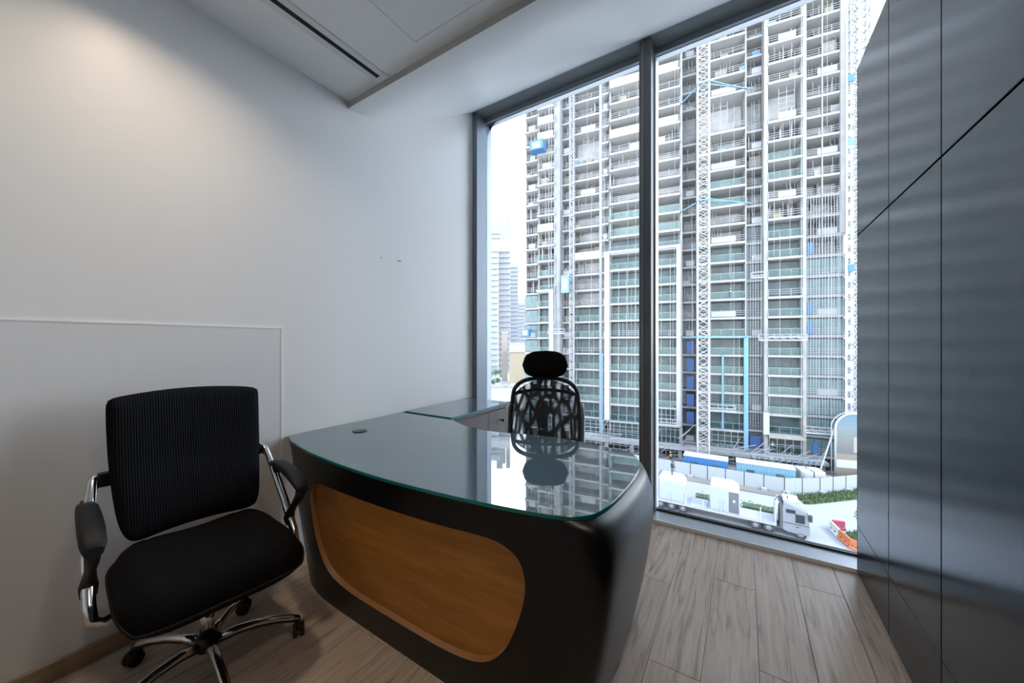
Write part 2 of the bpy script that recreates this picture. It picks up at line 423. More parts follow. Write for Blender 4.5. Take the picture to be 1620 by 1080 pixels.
# ================================================================== desk
ZT = .762
dk = thing('executive_desk', 'curved black leatherette executive desk with an orange wood inset and a glass top', 'desk', (0, 0, 0))
top_front = [(-2.243, 1.095), (-2.13, 1.052), (-2.01, 1.022), (-1.82, .986), (-1.616, .965), (-1.43, .954), (-1.24, .951), (-1.08, .957), (-.915, .969), (-.78, .983), (-.66, .999), (-.56, 1.018), (-.50, 1.033), (-.449, 1.056), (-.415, 1.083), (-.393, 1.118), (-.378, 1.18), (-.370, 1.26), (-.366, 1.356), (-.366, 1.47), (-.374, 1.587), (-.39, 1.68), (-.425, 1.775)]
top_rear = [(-.47, 1.825), (-.55, 1.855), (-.728, 1.882), (-.85, 1.893), (-.948, 1.892), (-1.08, 1.868), (-1.206, 1.833), (-1.33, 1.815), (-1.44, 1.825), (-1.545, 1.853), (-1.65, 1.90), (-1.754, 1.957)]
foot = [(-2.14, 1.20), (-2.09, 1.145), (-2.02, 1.10), (-1.93, 1.07), (-1.80, 1.05), (-1.6, 1.045), (-1.4, 1.043), (-1.2, 1.041), (-1.0, 1.040), (-.8, 1.040), (-.68, 1.040), (-.61, 1.041), (-.56, 1.043), (-.51, 1.046), (-.47, 1.053), (-.445, 1.07), (-.435, 1.11), (-.432, 1.2), (-.43, 1.36), (-.43, 1.47), (-.43, 1.58), (-.432, 1.67), (-.44, 1.76)]
NP = len(top_front)
def cr_interp(pts, s):
    i = min(int(s), len(pts)-2); t = s-i
    g = lambda k: pts[max(0, min(len(pts)-1, k))]
    p0, p1, p2, p3 = g(i-1), g(i), g(i+1), g(i+2)
    return tuple(.5*((2*p1[k])+(-p0[k]+p2[k])*t+(2*p0[k]-5*p1[k]+4*p2[k]-p3[k])*t*t+(-p0[k]+3*p1[k]-3*p2[k]+p3[k])*t**3) for k in (0, 1))
ZTOP = ZT-.014
ZM = .58
mid = []
for i in range(NP):
    (ax_, ay_), (bx_, by_) = top_front[i], foot[i]; mid.append((ax_*.86+bx_*.14, ay_*.80+by_*.20))
mid[10:] = [(-.66, 1.008), (-.575, 1.012), (-.505, 1.016), (-.44, 1.020), (-.380, 1.028), (-.342, 1.046), (-.326, 1.085), (-.319, 1.18), (-.315, 1.32), (-.315, 1.46), (-.320, 1.587), (-.335, 1.69), (-.375, 1.785)]
def desk_surf(s, z):
    """outer skin of the desk: s runs along the front from the wall to the window end"""
    a = Vector((*cr_interp(top_front, s), 0)); b = Vector((*cr_interp(foot, s), 0)); m = Vector((*cr_interp(mid, s), 0))
    if z < ZM: p = m.lerp(b, (1-z/ZM)**1.45)
    else:
        t = min(1, (z-ZM)/(ZTOP-ZM)); p = m.lerp(a, 1-math.sqrt(max(0, 1-t*t)) if s > 11 else t*.5+.5*(1-math.sqrt(max(0, 1-t*t))))
    p.z = z
    return p
def s_for(x, z):
    lo, hi = 0.0, 15.0
    for _ in range(40):
        m = (lo+hi)/2
        if desk_surf(m, z).x < x: lo = m
        else: hi = m
    return lo
wood_xz = [(-1.845, .56), (-1.80, .605), (-1.72, .622), (-1.643, .626), (-1.45, .631), (-1.27, .634), (-1.09, .636), (-.917, .638), (-.80, .642), (-.706, .638), (-.65, .62), (-.612, .59), (-.594, .54), (-.596, .48), (-.618, .40), (-.66, .30), (-.705, .235), (-.76, .19), (-.838, .162), (-.964, .148), (-1.1, .147), (-1.25, .148), (-1.4, .148), (-1.513, .150), (-1.60, .158), (-1.68, .178), (-1.735, .215), (-1.78, .27), (-1.815, .35), (-1.838, .46)]
# smooth closed outline
def closed_smooth(pts, k=4):
    out = []; n = len(pts)
    for i in range(n):
        p0, p1, p2, p3 = pts[i-1], pts[i], pts[(i+1) % n], pts[(i+2) % n]
        for q in range(k):
            t = q/k
            out.append(tuple(.5*((2*p1[c])+(-p0[c]+p2[c])*t+(2*p0[c]-5*p1[c]+4*p2[c]-p3[c])*t*t+(-p0[c]+3*p1[c]-3*p2[c]+p3[c])*t**3) for c in (0, 1)))
    return out
hole = [(s_for(x, z), z) for x, z in closed_smooth(wood_xz, 3)]
def inside(p, poly):
    c = False; n = len(poly)
    for i in range(n):
        (x1, y1), (x2, y2) = poly[i], poly[(i+1) % n]
        if (y1 > p[1]) != (y2 > p[1]) and p[0] < (x2-x1)*(p[1]-y1)/(y2-y1)+x1: c = not c
    return c
def sheet(with_hole, fill_hole, shift=0.0):
    ZS = 14.0   # scale z so the triangles are well shaped
    pts = []; 
    zl = [0, .03, .08, .13, .2, .28, .36, .44, .52, .58, .63, .665, .69, .71, .725, .737, ZTOP]
    if with_hole:
        for i in range(0, (NP-1)*3+1):
            for z in zl:
                q = (i/3, z)
                if not inside(q, hole) and min((q[0]-h[0])**2+((q[1]-h[1])*ZS)**2 for h in hole) > .006: pts.append(q)
    else:
        for i in range(0, 15*4):
            for k in range(1, 32):
                q = (i/4, .02*k+.05)
                if inside(q, hole) and min((q[0]-h[0])**2+((q[1]-h[1])*ZS)**2 for h in hole) > .006: pts.append(q)
    n0 = len(pts); pts += hole; nh = len(hole)
    ed = [(n0+i, n0+(i+1) % nh) for i in range(nh)]
    vs_, es_, fs_, *_ = delaunay_2d_cdt([Vector((p[0], p[1]*ZS)) for p in pts], ed, [], 0, 1e-5)
    faces = []
    for f in fs_:
        c = (sum(vs_[i].x for i in f)/len(f), sum(vs_[i].y for i in f)/len(f)/ZS)
        if inside(c, hole) != with_hole: faces.append(tuple(f))
    return [desk_surf(v.x, v.y/ZS) for v in vs_], faces
vs_, fs = sheet(True, False)
bm = bmesh.new(); bvs = [bm.verts.new(p) for p in vs_]
for f in fs: bm.faces.new([bvs[i] for i in f])
for v in [v for v in bm.verts if not v.link_faces]: bm.verts.remove(v)
bmesh.ops.recalc_face_normals(bm, faces=bm.faces); bm.normal_update()
avg = sum((f.normal.y*f.calc_area() for f in bm.faces))
if avg > 0: bmesh.ops.reverse_faces(bm, faces=bm.faces)
me = bpy.data.meshes.new('desk_body'); bm.to_mesh(me); bm.free(); me.materials.append(M_leather)
for p in me.polygons: p.use_smooth = True
body = bpy.data.objects.new('desk_body', me); COL.objects.link(body); body.parent = dk
md = body.modifiers.new('thick', 'SOLIDIFY'); md.thickness = .034; md.offset = -1
md = body.modifiers.new('split', 'EDGE_SPLIT'); md.split_angle = math.radians(50)
vs_, fs = sheet(False, True)
mb = MB(); mb.add([(p.x, p.y+.022, p.z) for p in vs_], fs, True)
wp = mb.build('front_inset', M_veneer, dk, recalc=True); wp['label'] = 'orange wood veneer inset panel'
# thin bright lip of the recess
mb = MB(); rs = []
hc = (sum(h[0] for h in hole)/len(hole), sum(h[1] for h in hole)/len(hole))
for h in hole:
    hs = (hc[0]+(h[0]-hc[0])*.986, hc[1]+(h[1]-hc[1])*.966)
    p = desk_surf(*hs); q_ = desk_surf(*h); rs.append([q_+Vector((0, -.0008, 0)), p+Vector((0, .021, 0))])
rs.append(rs[0]); mb.rings(rs, cap=False, closed=False)
lip = mb.build('inset_lip', mat('veneer_lip', (.33, .15, .05), .4), dk, recalc=False)
# top board under the glass and inner modesty board
outline = [(x+.004, y+.004) if x > -2.2 else (XL+.007, y) for x, y in top_front] + top_rear + [(-2.243, 1.957)]
MB().prism([(x if x < -.45 else x-.01, y+.012 if y < 1.2 else y) for x, y in outline], ZTOP-.026, ZTOP-.001).build('top_board', M_leather, dk)
MB().box(-2.1, -.55, 1.20, 1.222, .05, ZTOP-.03).build('modesty_board', M_cabedge, dk)
# glass
gtop = [cr_interp(top_front, s/3) for s in range((NP-1)*3+1)]
gtop = [(max(x, XL+.007), y) for x, y in gtop]
rear_s = []
rr = [top_front[-1]]+top_rear
for s in range(1, (len(rr)-1)*3+1): rear_s.append(cr_interp(rr, s/3))
gl_out = gtop + rear_s + [(XL+.007, 1.957)]
mb = MB(); n = len(gl_out)
mb.prism(gl_out, ZTOP, ZT)
mb.mi = [0 if i < 2 else 1 for i in range(len(mb.mi))]
g = mb.build('glass_top', [M_deskglass, M_glassedge], dk, recalc=True); g['label'] = 'green-edged glass sheet'
md = g.modifiers.new('bevel', 'BEVEL'); md.width = .0016; md.segments = 1; md.limit_method = 'ANGLE'; md.angle_limit = 1.0; md.material = 1
gr = MB().lathe([(.030, .0005), (.041, .0005), (.043, .003), (.040, .006), (.030, .006)], (-1.985, 1.386, ZT), 28).build('cable_grommet', mat('grommet_grey', (.06, .065, .07), .35), dk)
MB().lathe([(.001, .002), (.031, .002), (.031, .0045), (.001, .0045)], (-1.985, 1.386, ZT), 28).build('grommet_lid', M_black, gr)

# return cabinet along the wall
rc = thing('return_cabinet', 'low taupe return cabinet with a glass top between desk and window', 'cabinet', (0, 0, 0))
XF = -1.80
MB().box(XL+.006, XF-.02, 1.99, 2.76, .06, ZT-.03).build('carcass', M_cab, rc)
MB().box(XL+.03, XF-.05, 2.01, 2.74, .0, .06).build('plinth', M_black, rc)
for k, (y0, y1, ky) in enumerate([(1.985, 2.470, None), (2.470, 2.758, 2.64)]):
    d = MB().box(XF-.02, XF, y0+.0015, y1-.0015, .065, ZT-.042).build('cabinet_door', M_cab, rc, bevel=.0015)
    MB().lathe([(.005, 0), (.005, .030), (.014, .032), (.014, .042), (.003, .044)], (XF, ky or 2.40, .63 if ky else .40), 14, axis='x').build('knob', M_black, d)
mb = MB(); pts = [(XL+.007, 1.962), (-1.757, 1.962), (-1.765, 2.3), (-1.80, 2.78), (XL+.007, 2.78)]
MB().prism([(x-.004 if x > -2.2 else x, y) for x, y in pts], ZT-.030, ZT-.006).build('top_board', M_cabedge, rc)
mb.prism(pts, ZT-.006, ZT+.008); mb.mi = [0 if i < 2 else 1 for i in range(len(mb.mi))]
g = mb.build('glass_top', [M_deskglass, M_glassedge], rc); g['label'] = 'green-edged glass sheet'

# ================================================================== chairs
def star_base(root, a0, r=.30):
    MB().lathe([(.022, .085), (.036, .088), (.040, .11), (.036, .135), (.026, .14)], (0, 0, 0), 20).build('hub', M_black, root)
    MB().lathe([(.024, .135), (.024, .27), (.021, .27), (.014, .272), (.014, .40)], (0, 0, 0), 20).build('gas_column', M_chrome, root)
    leg0 = cast0 = None
    for k in range(5):
        a = a0+k*2*PI/5
        if leg0 is None:
            pts = [(.025, 0, .112), (.09, 0, .124), (.16, 0, .122), (.23, 0, .110), (.285, 0, .092), (r, 0, .080)]
            leg0 = MB().tube(pts, [.021, .019, .017, .016, .015, .012], 10, ry=[.017, .015, .013, .012, .011, .009]).build('base_leg', M_chrome, root)
            MB().tube([(x, 0, z-.011) for x, y, z in pts], [.017, .016, .014, .013, .012, .010], 8, ry=.010).build('base_leg_underside', M_black, leg0)
            l = leg0
        else: l = copy_tree(leg0, root)
        l.rotation_euler.z = a
        mbc = MB().lathe([(.004, -.022), (.027, -.021), (.028, -.008), (.006, -.006), (.006, .006), (.028, .008), (.027, .021), (.004, .022)], (0, 0, .0285), 18, axis='y')
        if cast0 is None:
            c = cast0 = mbc.build('caster', M_rubber, root)
            hood = MB(); hood.tube([(.012, 0, .03), (.006, 0, .058), (-.012, 0, .062), (-.028, 0, .045)], .012, 10, ry=.008)
            hood.tube([(0, 0, .055), (0, 0, .085)], .007, 8)
            hood.build('caster_hood', M_black, c)
        else: c = copy_tree(cast0, root)
        c.location = (r*math.cos(a), r*math.sin(a), 0); c.rotation_euler.z = a+PI/2+.5*math.sin(3*k)

def seat_cushion(wd, dp, z0, th, dip=.012, nose=.03):
    """grid cushion, x forward, waterfall nose"""
    nx, ny = 26, 24; mb = MB(); rows = []
    for i in range(nx+1):
        u = -1+2*i/nx; row = []
        for j in range(ny+1):
            v = -1+2*j/ny
            # superellipse footprint
            e = 5.0; k = (abs(u)**e+abs(v)**e)**(1/e) if (u or v) else 0
            m = max(abs(u), abs(v)); sc = m/k if k else 1
            x, y = u*sc*dp/2, v*sc*wd/2*(1-.05*(1-u)/2)
            rim = max(0, 1-m); h = (1-(1-min(1, rim*4.5))**2.2)
            zt = z0+th*.35+th*.65*h - nose*max(0, u)**3 + .012*max(0, -u)**2 - dip*math.exp(-((abs(v)-.0)/.55)**2)*h*(1-.3*u)
            # seams
            zt -= .006*math.exp(-((abs(v)-.56)/.03)**2)*h
            row.append((x, y, zt))
        rows.append(row)
    vs_ = [p for r in rows for p in r]; N = ny+1
    fs = [(i*N+j, (i+1)*N+j, (i+1)*N+j+1, i*N+j+1) for i in range(nx) for j in range(ny)]
    mb.add(vs_, fs, True)
    # underside
    vb = [(x*.97, y*.97, z0-(nose*.75*max(0, (x/(dp/2)))**3)) for x, y, z in vs_]
    b = len(mb.v); mb.add(vb, [tuple(reversed(f)) for f in fs], True)
    per = [j for j in range(N)]+[i*N+ny for i in range(1, nx+1)]+[nx*N+j for j in range(ny-1, -1, -1)]+[i*N for i in range(nx-1, 0, -1)]
    for k in range(len(per)):
        a, c = per[k], per[(k+1) % len(per)]
        mb.f.append([a, c, c+b, a+b]); mb.mi.append(0); mb.sm.append(True)
    per_pts = [vs_[i] for i in per]
    return mb, per_pts

# --- visitor chair (facing away from the wall) -------------------
vc = thing('visitor_chair', 'black fabric office armchair with chrome arms and star base beside the desk', 'office chair', (-1.805, .575, 0), math.radians(-5))
star_base(vc, math.radians(70), .315)
MB().box(-.10, .12, -.075, .075, .385, .425).build('tilt_mechanism', M_black, vc, bevel=.01)
mb, per = seat_cushion(.545, .53, .425, .105, .014, .045)
for i in range(len(mb.v)): mb.v[i] = (mb.v[i][0]+.045, mb.v[i][1], mb.v[i][2])
st = mb.build('seat', M_seatfab, vc)
MB().tube([(p[0]*1.003+.045, p[1]*1.003, p[2]-.004) for p in per]+[(per[0][0]+.045, per[0][1], per[0][2]-.004)], .005, 6).build('seat_piping', mat('black_piping', (.009, .009, .010), .6, spec=.2), st)
MB().box(-.18, .22, -.20, .20, .408, .432).build('seat_pan', M_black, vc, bevel=.01)
# backrest: upholstered slab, gently wrapped and reclined
def back_point(v, h, side):
    # v -1..1 across, h 0..1 up, side 0 front 1 rear
    wd = .505*(1-.14*(1-h)**2.5) ; z = .548+h*.535
    z += .022*(1-v*v)*max(0, h-.6)/.4 - .012*(v*v)*(1-h)
    x = -.165-.115*h-.02*math.sin(h*PI) + .030*abs(v)**2.2 + .022*math.sin(min(1, h*2.0)*PI)*(1-abs(v)**3)*.7
    m = max(abs(v), abs(2*h-1)); t = .030*math.sqrt(max(0, 1-m**7))+.004
    return Vector((x+(t if side == 0 else -t), v*wd/2, z))
nv, nh = 26, 26; mb = MB(); vs_ = []
def sq(v, h):
    # round the corners
    a, b = v, 2*h-1; e = 22.0 if b > 0 else 8.0
    k = (abs(a)**e+abs(b)**e)**(1/e); m = max(abs(a), abs(b)); s_ = m/k if k else 1
    return a*s_, (b*s_+1)/2
for side in (0, 1):
    for i in range(nh+1):
        for j in range(nv+1):
            v, h = sq(-1+2*j/nv, i/nh); vs_.append(back_point(v, h, side))
N = nv+1; half = N*(nh+1)
fs = [(i*N+j, i*N+j+1, (i+1)*N+j+1, (i+1)*N+j) for i in range(nh) for j in range(nv)]
fs += [tuple(half+q for q in reversed(f)) for f in fs]
per = [j for j in range(N)]+[i*N+nv for i in range(1, nh+1)]+[nh*N+j for j in range(nv-1, -1, -1)]+[i*N for i in range(nh-1, 0, -1)]
fs += [(per[k], per[(k+1) % len(per)], half+per[(k+1) % len(per)], half+per[k]) for k in range(len(per))]
mb.add(vs_, fs, True)
mb.build('backrest', M_ribbed, vc)
for sy in (-1, 1):
    Y0 = sy*.285
    arm = MB().tube([(-.275, sy*.262, .775), (-.272, Y0*.985, .782), (-.255, Y0, .768), (-.20, sy*.296, .70), (-.08, sy*.308, .555), (.02, sy*.31, .44), (.05, sy*.305, .40), (.045, sy*.28, .378), (.03, sy*.20, .392)], [.013, .0165, .0175, .0175, .0175, .0175, .0175, .016, .014], 14).build('arm_tube', M_chrome, vc)
    MB().box(-.285, -.255, min(sy*.20, sy*.272), max(sy*.20, sy*.272), .745, .80).build('back_bracket', M_black, vc, bevel=.006)
    # armrest: pad and its looped support
    pd = MB(); rs = []
    path = [(-.215, .690, .018, .020), (-.185, .708, .024, .024), (-.12, .716, .028, .026), (-.03, .708, .031, .028), (.05, .690, .032, .029), (.105, .668, .030, .027), (.128, .650, .022, .022)]
    for (x, z, hw, ht) in path:
        c = Vector((x, sy*.306, z)); ring = []
        for k in range(14):
            a = 2*PI*k/14; ca, sa = math.cos(a), math.sin(a)
            ring.append(c+Vector((-.3*sa*.012, hw*math.copysign(abs(ca)**.6, ca), .6*ht*math.copysign(abs(sa)**.7, sa))))
        rs.append(ring)
    pd.rings(rs); p = pd.build('arm_pad', mat('black_arm_pad', (.009, .009, .010), .5, spec=.3, bump=(300, .15)), vc)
    su = MB().tube([(.108, sy*.306, .652), (.09, sy*.307, .612), (.04, sy*.308, .565), (-.005, sy*.308, .52), (-.025, sy*.308, .485), (-.01, sy*.309, .455)], [.024, .022, .016, .017, .021, .017], 12, ry=[.020, .018, .014, .018, .024, .02]).build('arm_support', M_black, vc)
    MB().tube([(-.225, sy*.30, .712), (-.19, sy*.303, .685), (-.155, sy*.304, .665)], [.019, .021, .014], 10).build('arm_clamp', M_black, vc)

# --- executive chair behind the desk -----------------------------
def mesh_pattern():
    m = bpy.data.materials.new('patterned_black_mesh'); m.use_nodes = True
    n = m.node_tree.nodes; l = m.node_tree.links; n.clear()
    t = n.new('ShaderNodeTexCoord'); mp = n.new('ShaderNodeMapping'); mp.inputs['Rotation'].default_value = (math.radians(40), 0, 0); mp.inputs['Scale'].default_value = (1, 19, 8)
    l.new(t.outputs['Object'], mp.inputs[0])
    vo = n.new('ShaderNodeTexVoronoi'); vo.feature = 'DISTANCE_TO_EDGE'; vo.inputs['Scale'].default_value = 1.0; vo.inputs['Randomness'].default_value = .9
    l.new(mp.outputs[0], vo.inputs['Vector'])
    mr = n.new('ShaderNodeMapRange'); mr.inputs[1].default_value = .10; mr.inputs[2].default_value = .34; mr.inputs[3].default_value = .02; mr.inputs[4].default_value = .62
    l.new(vo.outputs[0], mr.inputs[0])
    # open weave
    nz = n.new('ShaderNodeTexNoise'); nz.inputs['Scale'].default_value = 260; l.new(t.outputs['Object'], nz.inputs['Vector'])
    m2 = n.new('ShaderNodeMapRange'); m2.inputs[1].default_value = .35; m2.inputs[2].default_value = .65; m2.inputs[3].default_value = .55; m2.inputs[4].default_value = 1.15; l.new(nz.outputs[0], m2.inputs[0])
    mu = n.new('ShaderNodeMath'); mu.operation = 'MULTIPLY'; l.new(mr.outputs[0], mu.inputs[0]); l.new(m2.outputs[0], mu.inputs[1])
    df_ = n.new('ShaderNodeBsdfPrincipled'); df_.inputs['Base Color'].default_value = (.012, .012, .013, 1); df_.inputs['Roughness'].default_value = .8
    tr = n.new('ShaderNodeBsdfTransparent'); mx = n.new('ShaderNodeMixShader'); ou = n.new('ShaderNodeOutputMaterial')
    l.new(mu.outputs[0], mx.inputs[0]); l.new(df_.outputs[0], mx.inputs[1]); l.new(tr.outputs[0], mx.inputs[2]); l.new(mx.outputs[0], ou.inputs[0])
    return m
M_mesh = mesh_pattern()
ec = thing('executive_chair', 'black mesh back executive chair with padded headrest behind the desk', 'office chair', (-1.065, 2.03, 0), math.radians(-66))
star_base(ec, .3, .31)
MB().box(-.10, .12, -.075, .075, .385, .425).build('tilt_mechanism', M_black, ec, bevel=.01)
mb, per = seat_cushion(.50, .46, .425, .085, .012, .04)
mb.build('seat', M_seatfab, ec)
# back frame: closed loop tube
def eb(v, h):
    """mesh back surface, v -1..1, h 0..1"""
    wd = .250-.030*max(0, h-.55)/.45-.012*(1-h)
    return Vector((-.245-.13*h+.055*math.sin(h*PI*.9)*0+.050*v*v*(1-.3*h)-.03*math.sin(PI*h), v*wd, .48+.567*h))
loop = []
for h in np.linspace(0, .79, 14): loop.append(eb(1, h))
for a in np.linspace(0, PI, 17)[1:-1]:
    v = math.copysign(abs(math.cos(a))**.66, math.cos(a)); loop.append(eb(v, .79+.21*math.sin(a)**.85))
for h in np.linspace(.79, 0, 14): loop.append(eb(-1, h))
for v in np.linspace(-.85, .85, 10): loop.append(eb(v, -.01))
loop.append(loop[0])
MB().tube(loop, .019, 10, ry=.015).build('back_frame', M_black, ec)
mb = MB(); nv, nh = 20, 24; vs_ = []
for i in range(nh+1):
    for j in range(nv+1):
        h = i/nh; v = -1+2*j/nv
        lim = 1.0 if h < .79 else max(.02, (1-((h-.79)/.21)**1.3))**.6
        vs_.append(eb(v*lim*.985, min(h, .985)) )
N = nv+1
mb.add(vs_, [(i*N+j, i*N+j+1, (i+1)*N+j+1, (i+1)*N+j) for i in range(nh) for j in range(nv)], True)
mb.build('back_mesh', M_mesh, ec)
# upper cross band and spine
MB().tube([eb(v, .80+.05*(1-v*v))+Vector((-.012, 0, 0)) for v in np.linspace(-.95, .95, 13)], .008, 8, ry=.012).build('cross_band', M_black, ec)
MB().tube([eb(0, .30)+Vector((-.05, 0, .0)), eb(0, .15)+Vector((-.06, 0, 0)), eb(0, .02)+Vector((-.06, 0, 0)), (-.20, 0, .42), (-.08, 0, .40)], [.014, .022, .028, .03, .03], 10).build('spine', M_black, ec)
for sy in (-1, 1):
    MB().tube([eb(sy, h)+Vector((-.015, sy*.022, 0)) for h in np.linspace(.02, .70, 12)], .007, 8, ry=.012).build('side_rail', mat('silver_rail', (.55, .56, .58), .3, metal=.8), ec)
    p0 = eb(0, 1.0)
    MB().tube([(p0.x-.004, sy*.042, p0.z-.06), (p0.x-.004, sy*.042, p0.z+.01), (p0.x+.01, sy*.042, p0.z+.06)], .010, 8, ry=.006).build('headrest_post', M_black, ec)
p0 = eb(0, 1.0)
mb = MB(); rs = []
for i in range(21):
    v = -1+2*i/20; k = math.sqrt(max(0.0, 1-abs(v)**3.6)); ring = []
    for q in range(18):
        a = 2*PI*q/18; ca, sa = math.cos(a), math.sin(a)
        ring.append(Vector((p0.x+.025+.030*v*v+.036*max(.06, k)*math.copysign(abs(ca)**.8, ca), v*.162, p0.z+.104+.096*max(.05, k)*math.copysign(abs(sa)**.72, sa)-.006*v*v)))
    rs.append(ring)
mb.rings(rs).build('headrest', M_seatfab, ec)

# ================================================================== OUTSIDE
rnd = random.Random(11)
ALBEDO = .40        # outdoor base colours darkened to balance the bright sky
M_conc = mat('pale_concrete', (.52, .52, .51), .85, noise=(.8, .10))
M_conc2 = mat('grey_concrete', (.48, .485, .49), .9, noise=(.5, .14))
M_soff = mat('board_marked_concrete', (.68, .67, .65), .9, noise=(1.2, .12, (1, 4, 1)))
M_cream = mat('cream_concrete', (.55, .50, .42), .9, noise=(.8, .1))
M_edge = mat('white_slab_edge', (.56, .56, .56), .7)
M_steel = mat('white_steel', (.54, .55, .56), .55)
M_tube = mat('galvanised_tube', (.55, .57, .58), .5, metal=.3)
M_bluep = mat('blue_site_panel', (.05, .25, .62), .5)
M_blue2 = mat('light_blue_paint', (.20, .48, .72), .5)
M_bluen = mat('navy_blue_panel', (.03, .12, .38), .6)
M_wpanel = mat('white_board', (.68, .69, .70), .6)
M_perf = mat('white_perforated_panel', (.72, .73, .77), .6, noise=(9, .10))
M_wframe = mat('dark_window_frame', (.10, .11, .12), .5)
M_bglass = mat('tower_window_glass', (.15, .20, .21), .06, ior=1.28, noise=(.35, .35))
M_tglass = mat('teal_curtain_glass', (.22, .33, .34), .06, ior=1.32, noise=(.3, .25))
M_balus = glass_mat('teal_balustrade_glass', (.74, .88, .87), 1.35)
M_wood = mat('plywood', (.50, .40, .28), .8)
M_dark = mat('painted_void_shade', (.10, .10, .11), .9)
M_room = mat('bare_room_wall', (.95, .96, .98), .9, noise=(.6, .2))

# ground
gm = mat('pale_asphalt', (.50, .505, .51), .9, noise=(.15, .06))
tag(MB().box(-600, 300, 20, 900, GZ-1, GZ).build('ground', gm), kind='structure')
def ground_patch(name, pts, m, h, label=None, cat=None, kind='structure', px=True):
    q = [ground(*p) if px else Vector((p[0], p[1], 0)) for p in pts]
    o = MB().prism([(a.x, a.y) for a in q], GZ, GZ+h).build(name, m)
    return tag(o, label, cat, kind=kind)
M_sand = mat('sandy_ground', (.30, .26, .225), .95, noise=(.25, .18))
ground_patch('site_ground', [(-60, 63.9), (4.6, 63.9), (8.7, 66.6), (13.7, 71.3), (30, 86), (30, 140), (-110, 140), (-110, 63.9)], mat('site_dirt', (.24, .225, .22), .95, noise=(.4, .3)), .03, px=False)
ground_patch('pavement', [(-60, 61.2), (4.2, 61.4), (6.2, 63.0), (4.9, 63.85), (-60, 63.85)], M_sand, .12, px=False)
ground_patch('sand_field', [(-190, 95), (-62, 95), (-62, 160), (-190, 160)], mat('pale_sand', (.33, .285, .22), .95, noise=(.06, .12)), .05, px=False)

# ---------------------------------------------------------------- tower under construction
ev = (ray(-450, HORIZON)); ev = Vector((ev.x, ev.y, 0)).normalized()          # facade runs along this, to the left
EX = -ev; EY = Vector((-EX.y, EX.x, 0))                                           # local x to the right, local y into the building
A0 = at_depth(1245, HORIZON, 62.0); A0.z = GZ
TROT = math.atan2(EX.y, EX.x)
def fx(u, off=0.0):
    """local x on the facade (pushed off metres towards the viewer) seen at picture column u"""
    d = ray(u, HORIZON); o = A0 - EY*off
    t = ((o-CP).x*EY.x+(o-CP).y*EY.y)/(d.x*EY.x+d.y*EY.y)
    p = CP+d*t; return (p-A0).dot(EX)
tower = thing('tower_block', 'tall residential tower under construction with stacked balconies and bare upper slabs', 'building', A0, TROT)
FH = 3.3; L0 = -.68-GZ            # a slab top, measured from the ground
def lev(k): return L0+FH*k
K0, K1 = -5, 21
rail_cache = {}
def railing(x0, x1, y, z, seed):
    """temporary guard rail: posts and three tubes"""
    key = (round(x1-x0, 2), seed % 4)
    if key in rail_cache:
        o = share(rail_cache[key], tower); o.location = (x0, y, z); return o
    r = random.Random(seed % 4+5); W = x1-x0; mb = MB(); n = max(2, int(W/1.6))
    for i in range(n+1):
        xx = .08+(W-.16)*i/n; mb.bar((xx, 0, 0), (xx, 0, 1.25+(.5*r.random() if r.random() < .35 else 0)), .06)
    for hz in (.45, .8, 1.15):
        mb.bar((0, 0, hz), (W, 0, hz+r.uniform(-.05, .05)), .055)
    if seed % 4 == 2: mb.box(W*.3, W*.8, -.05, 0, .1, 1.05)
    if seed % 4 == 3:
        for i in range(3): mb.bar((W*(.2+.25*i), .3, 0), (W*(.2+.25*i), .3, 2.7), .05)
    o = mb.build('guard_rail', M_steel, tower, loc=(x0, y, z)); rail_cache[key] = o
    return o
win_cache = {}
def glazing(x0, x1, y, z, m, npan, seed, h=2.75):
    key = (round(x1-x0, 2), npan, m.name, seed % 3)
    if key in win_cache:
        c = copy_tree(win_cache[key], tower); c.location = (x0, y, z); return c
    W = x1-x0; mb = MB(); r = random.Random(seed % 3)
    for i in range(npan+1):
        xx = W*i/npan; mb.box(max(0, xx-.05), min(W, xx+.05), -.04, .06, 0, h)
    mb.box(0, W, -.04, .06, h-.12, h); mb.box(0, W, -.04, .06, 0, .1)
    o = mb.build('window', M_wframe, tower, loc=(x0, y, z))
    for i in range(npan):
        MB().box(W*i/npan+.05, W*(i+1)/npan-.05, -.01, .03, .1, h-.12).build('pane', m, o)
    win_cache[key] = o
    return o
bal_cache = {}
def balustrade(x0, x1, y, z):
    key = round(x1-x0, 2)
    if key in bal_cache:
        c = copy_tree(bal_cache[key], tower); c.location = (x0, y, z); return c
    W = x1-x0; o = MB().box(0, W, 0, .03, .05, 1.15).build('glass_balustrade', M_balus, tower, loc=(x0, y, z))
    mb = MB(); mb.box(0, W, -.02, .05, 1.15, 1.2); n = max(2, int(W/1.5))
    for i in range(n+1): mb.box(W*i/n-.02, W*i/n+.02, -.02, .05, 0, 1.15)
    mb.build('handrail', M_tube, o); bal_cache[key] = o
    return o
slab_cache = {}
def slab(x0, x1, y0, y1, z, th=.38, m=None):
    key = (round(x1-x0, 2), round(y1-y0, 2), th, (m or M_conc).name)
    if key in slab_cache: o = share(slab_cache[key], tower)
    else:
        mb = MB(); W = x1-x0; Dp = y1-y0; mb.box(0, W, 0, Dp, -th, 0)
        mb.mi = [1, 0, 2, 0, 0, 0]
        o = mb.build('floor_slab', [m or M_conc, M_soff, M_edge], tower); slab_cache[key] = o
    o.location = (x0, y0, z); return o
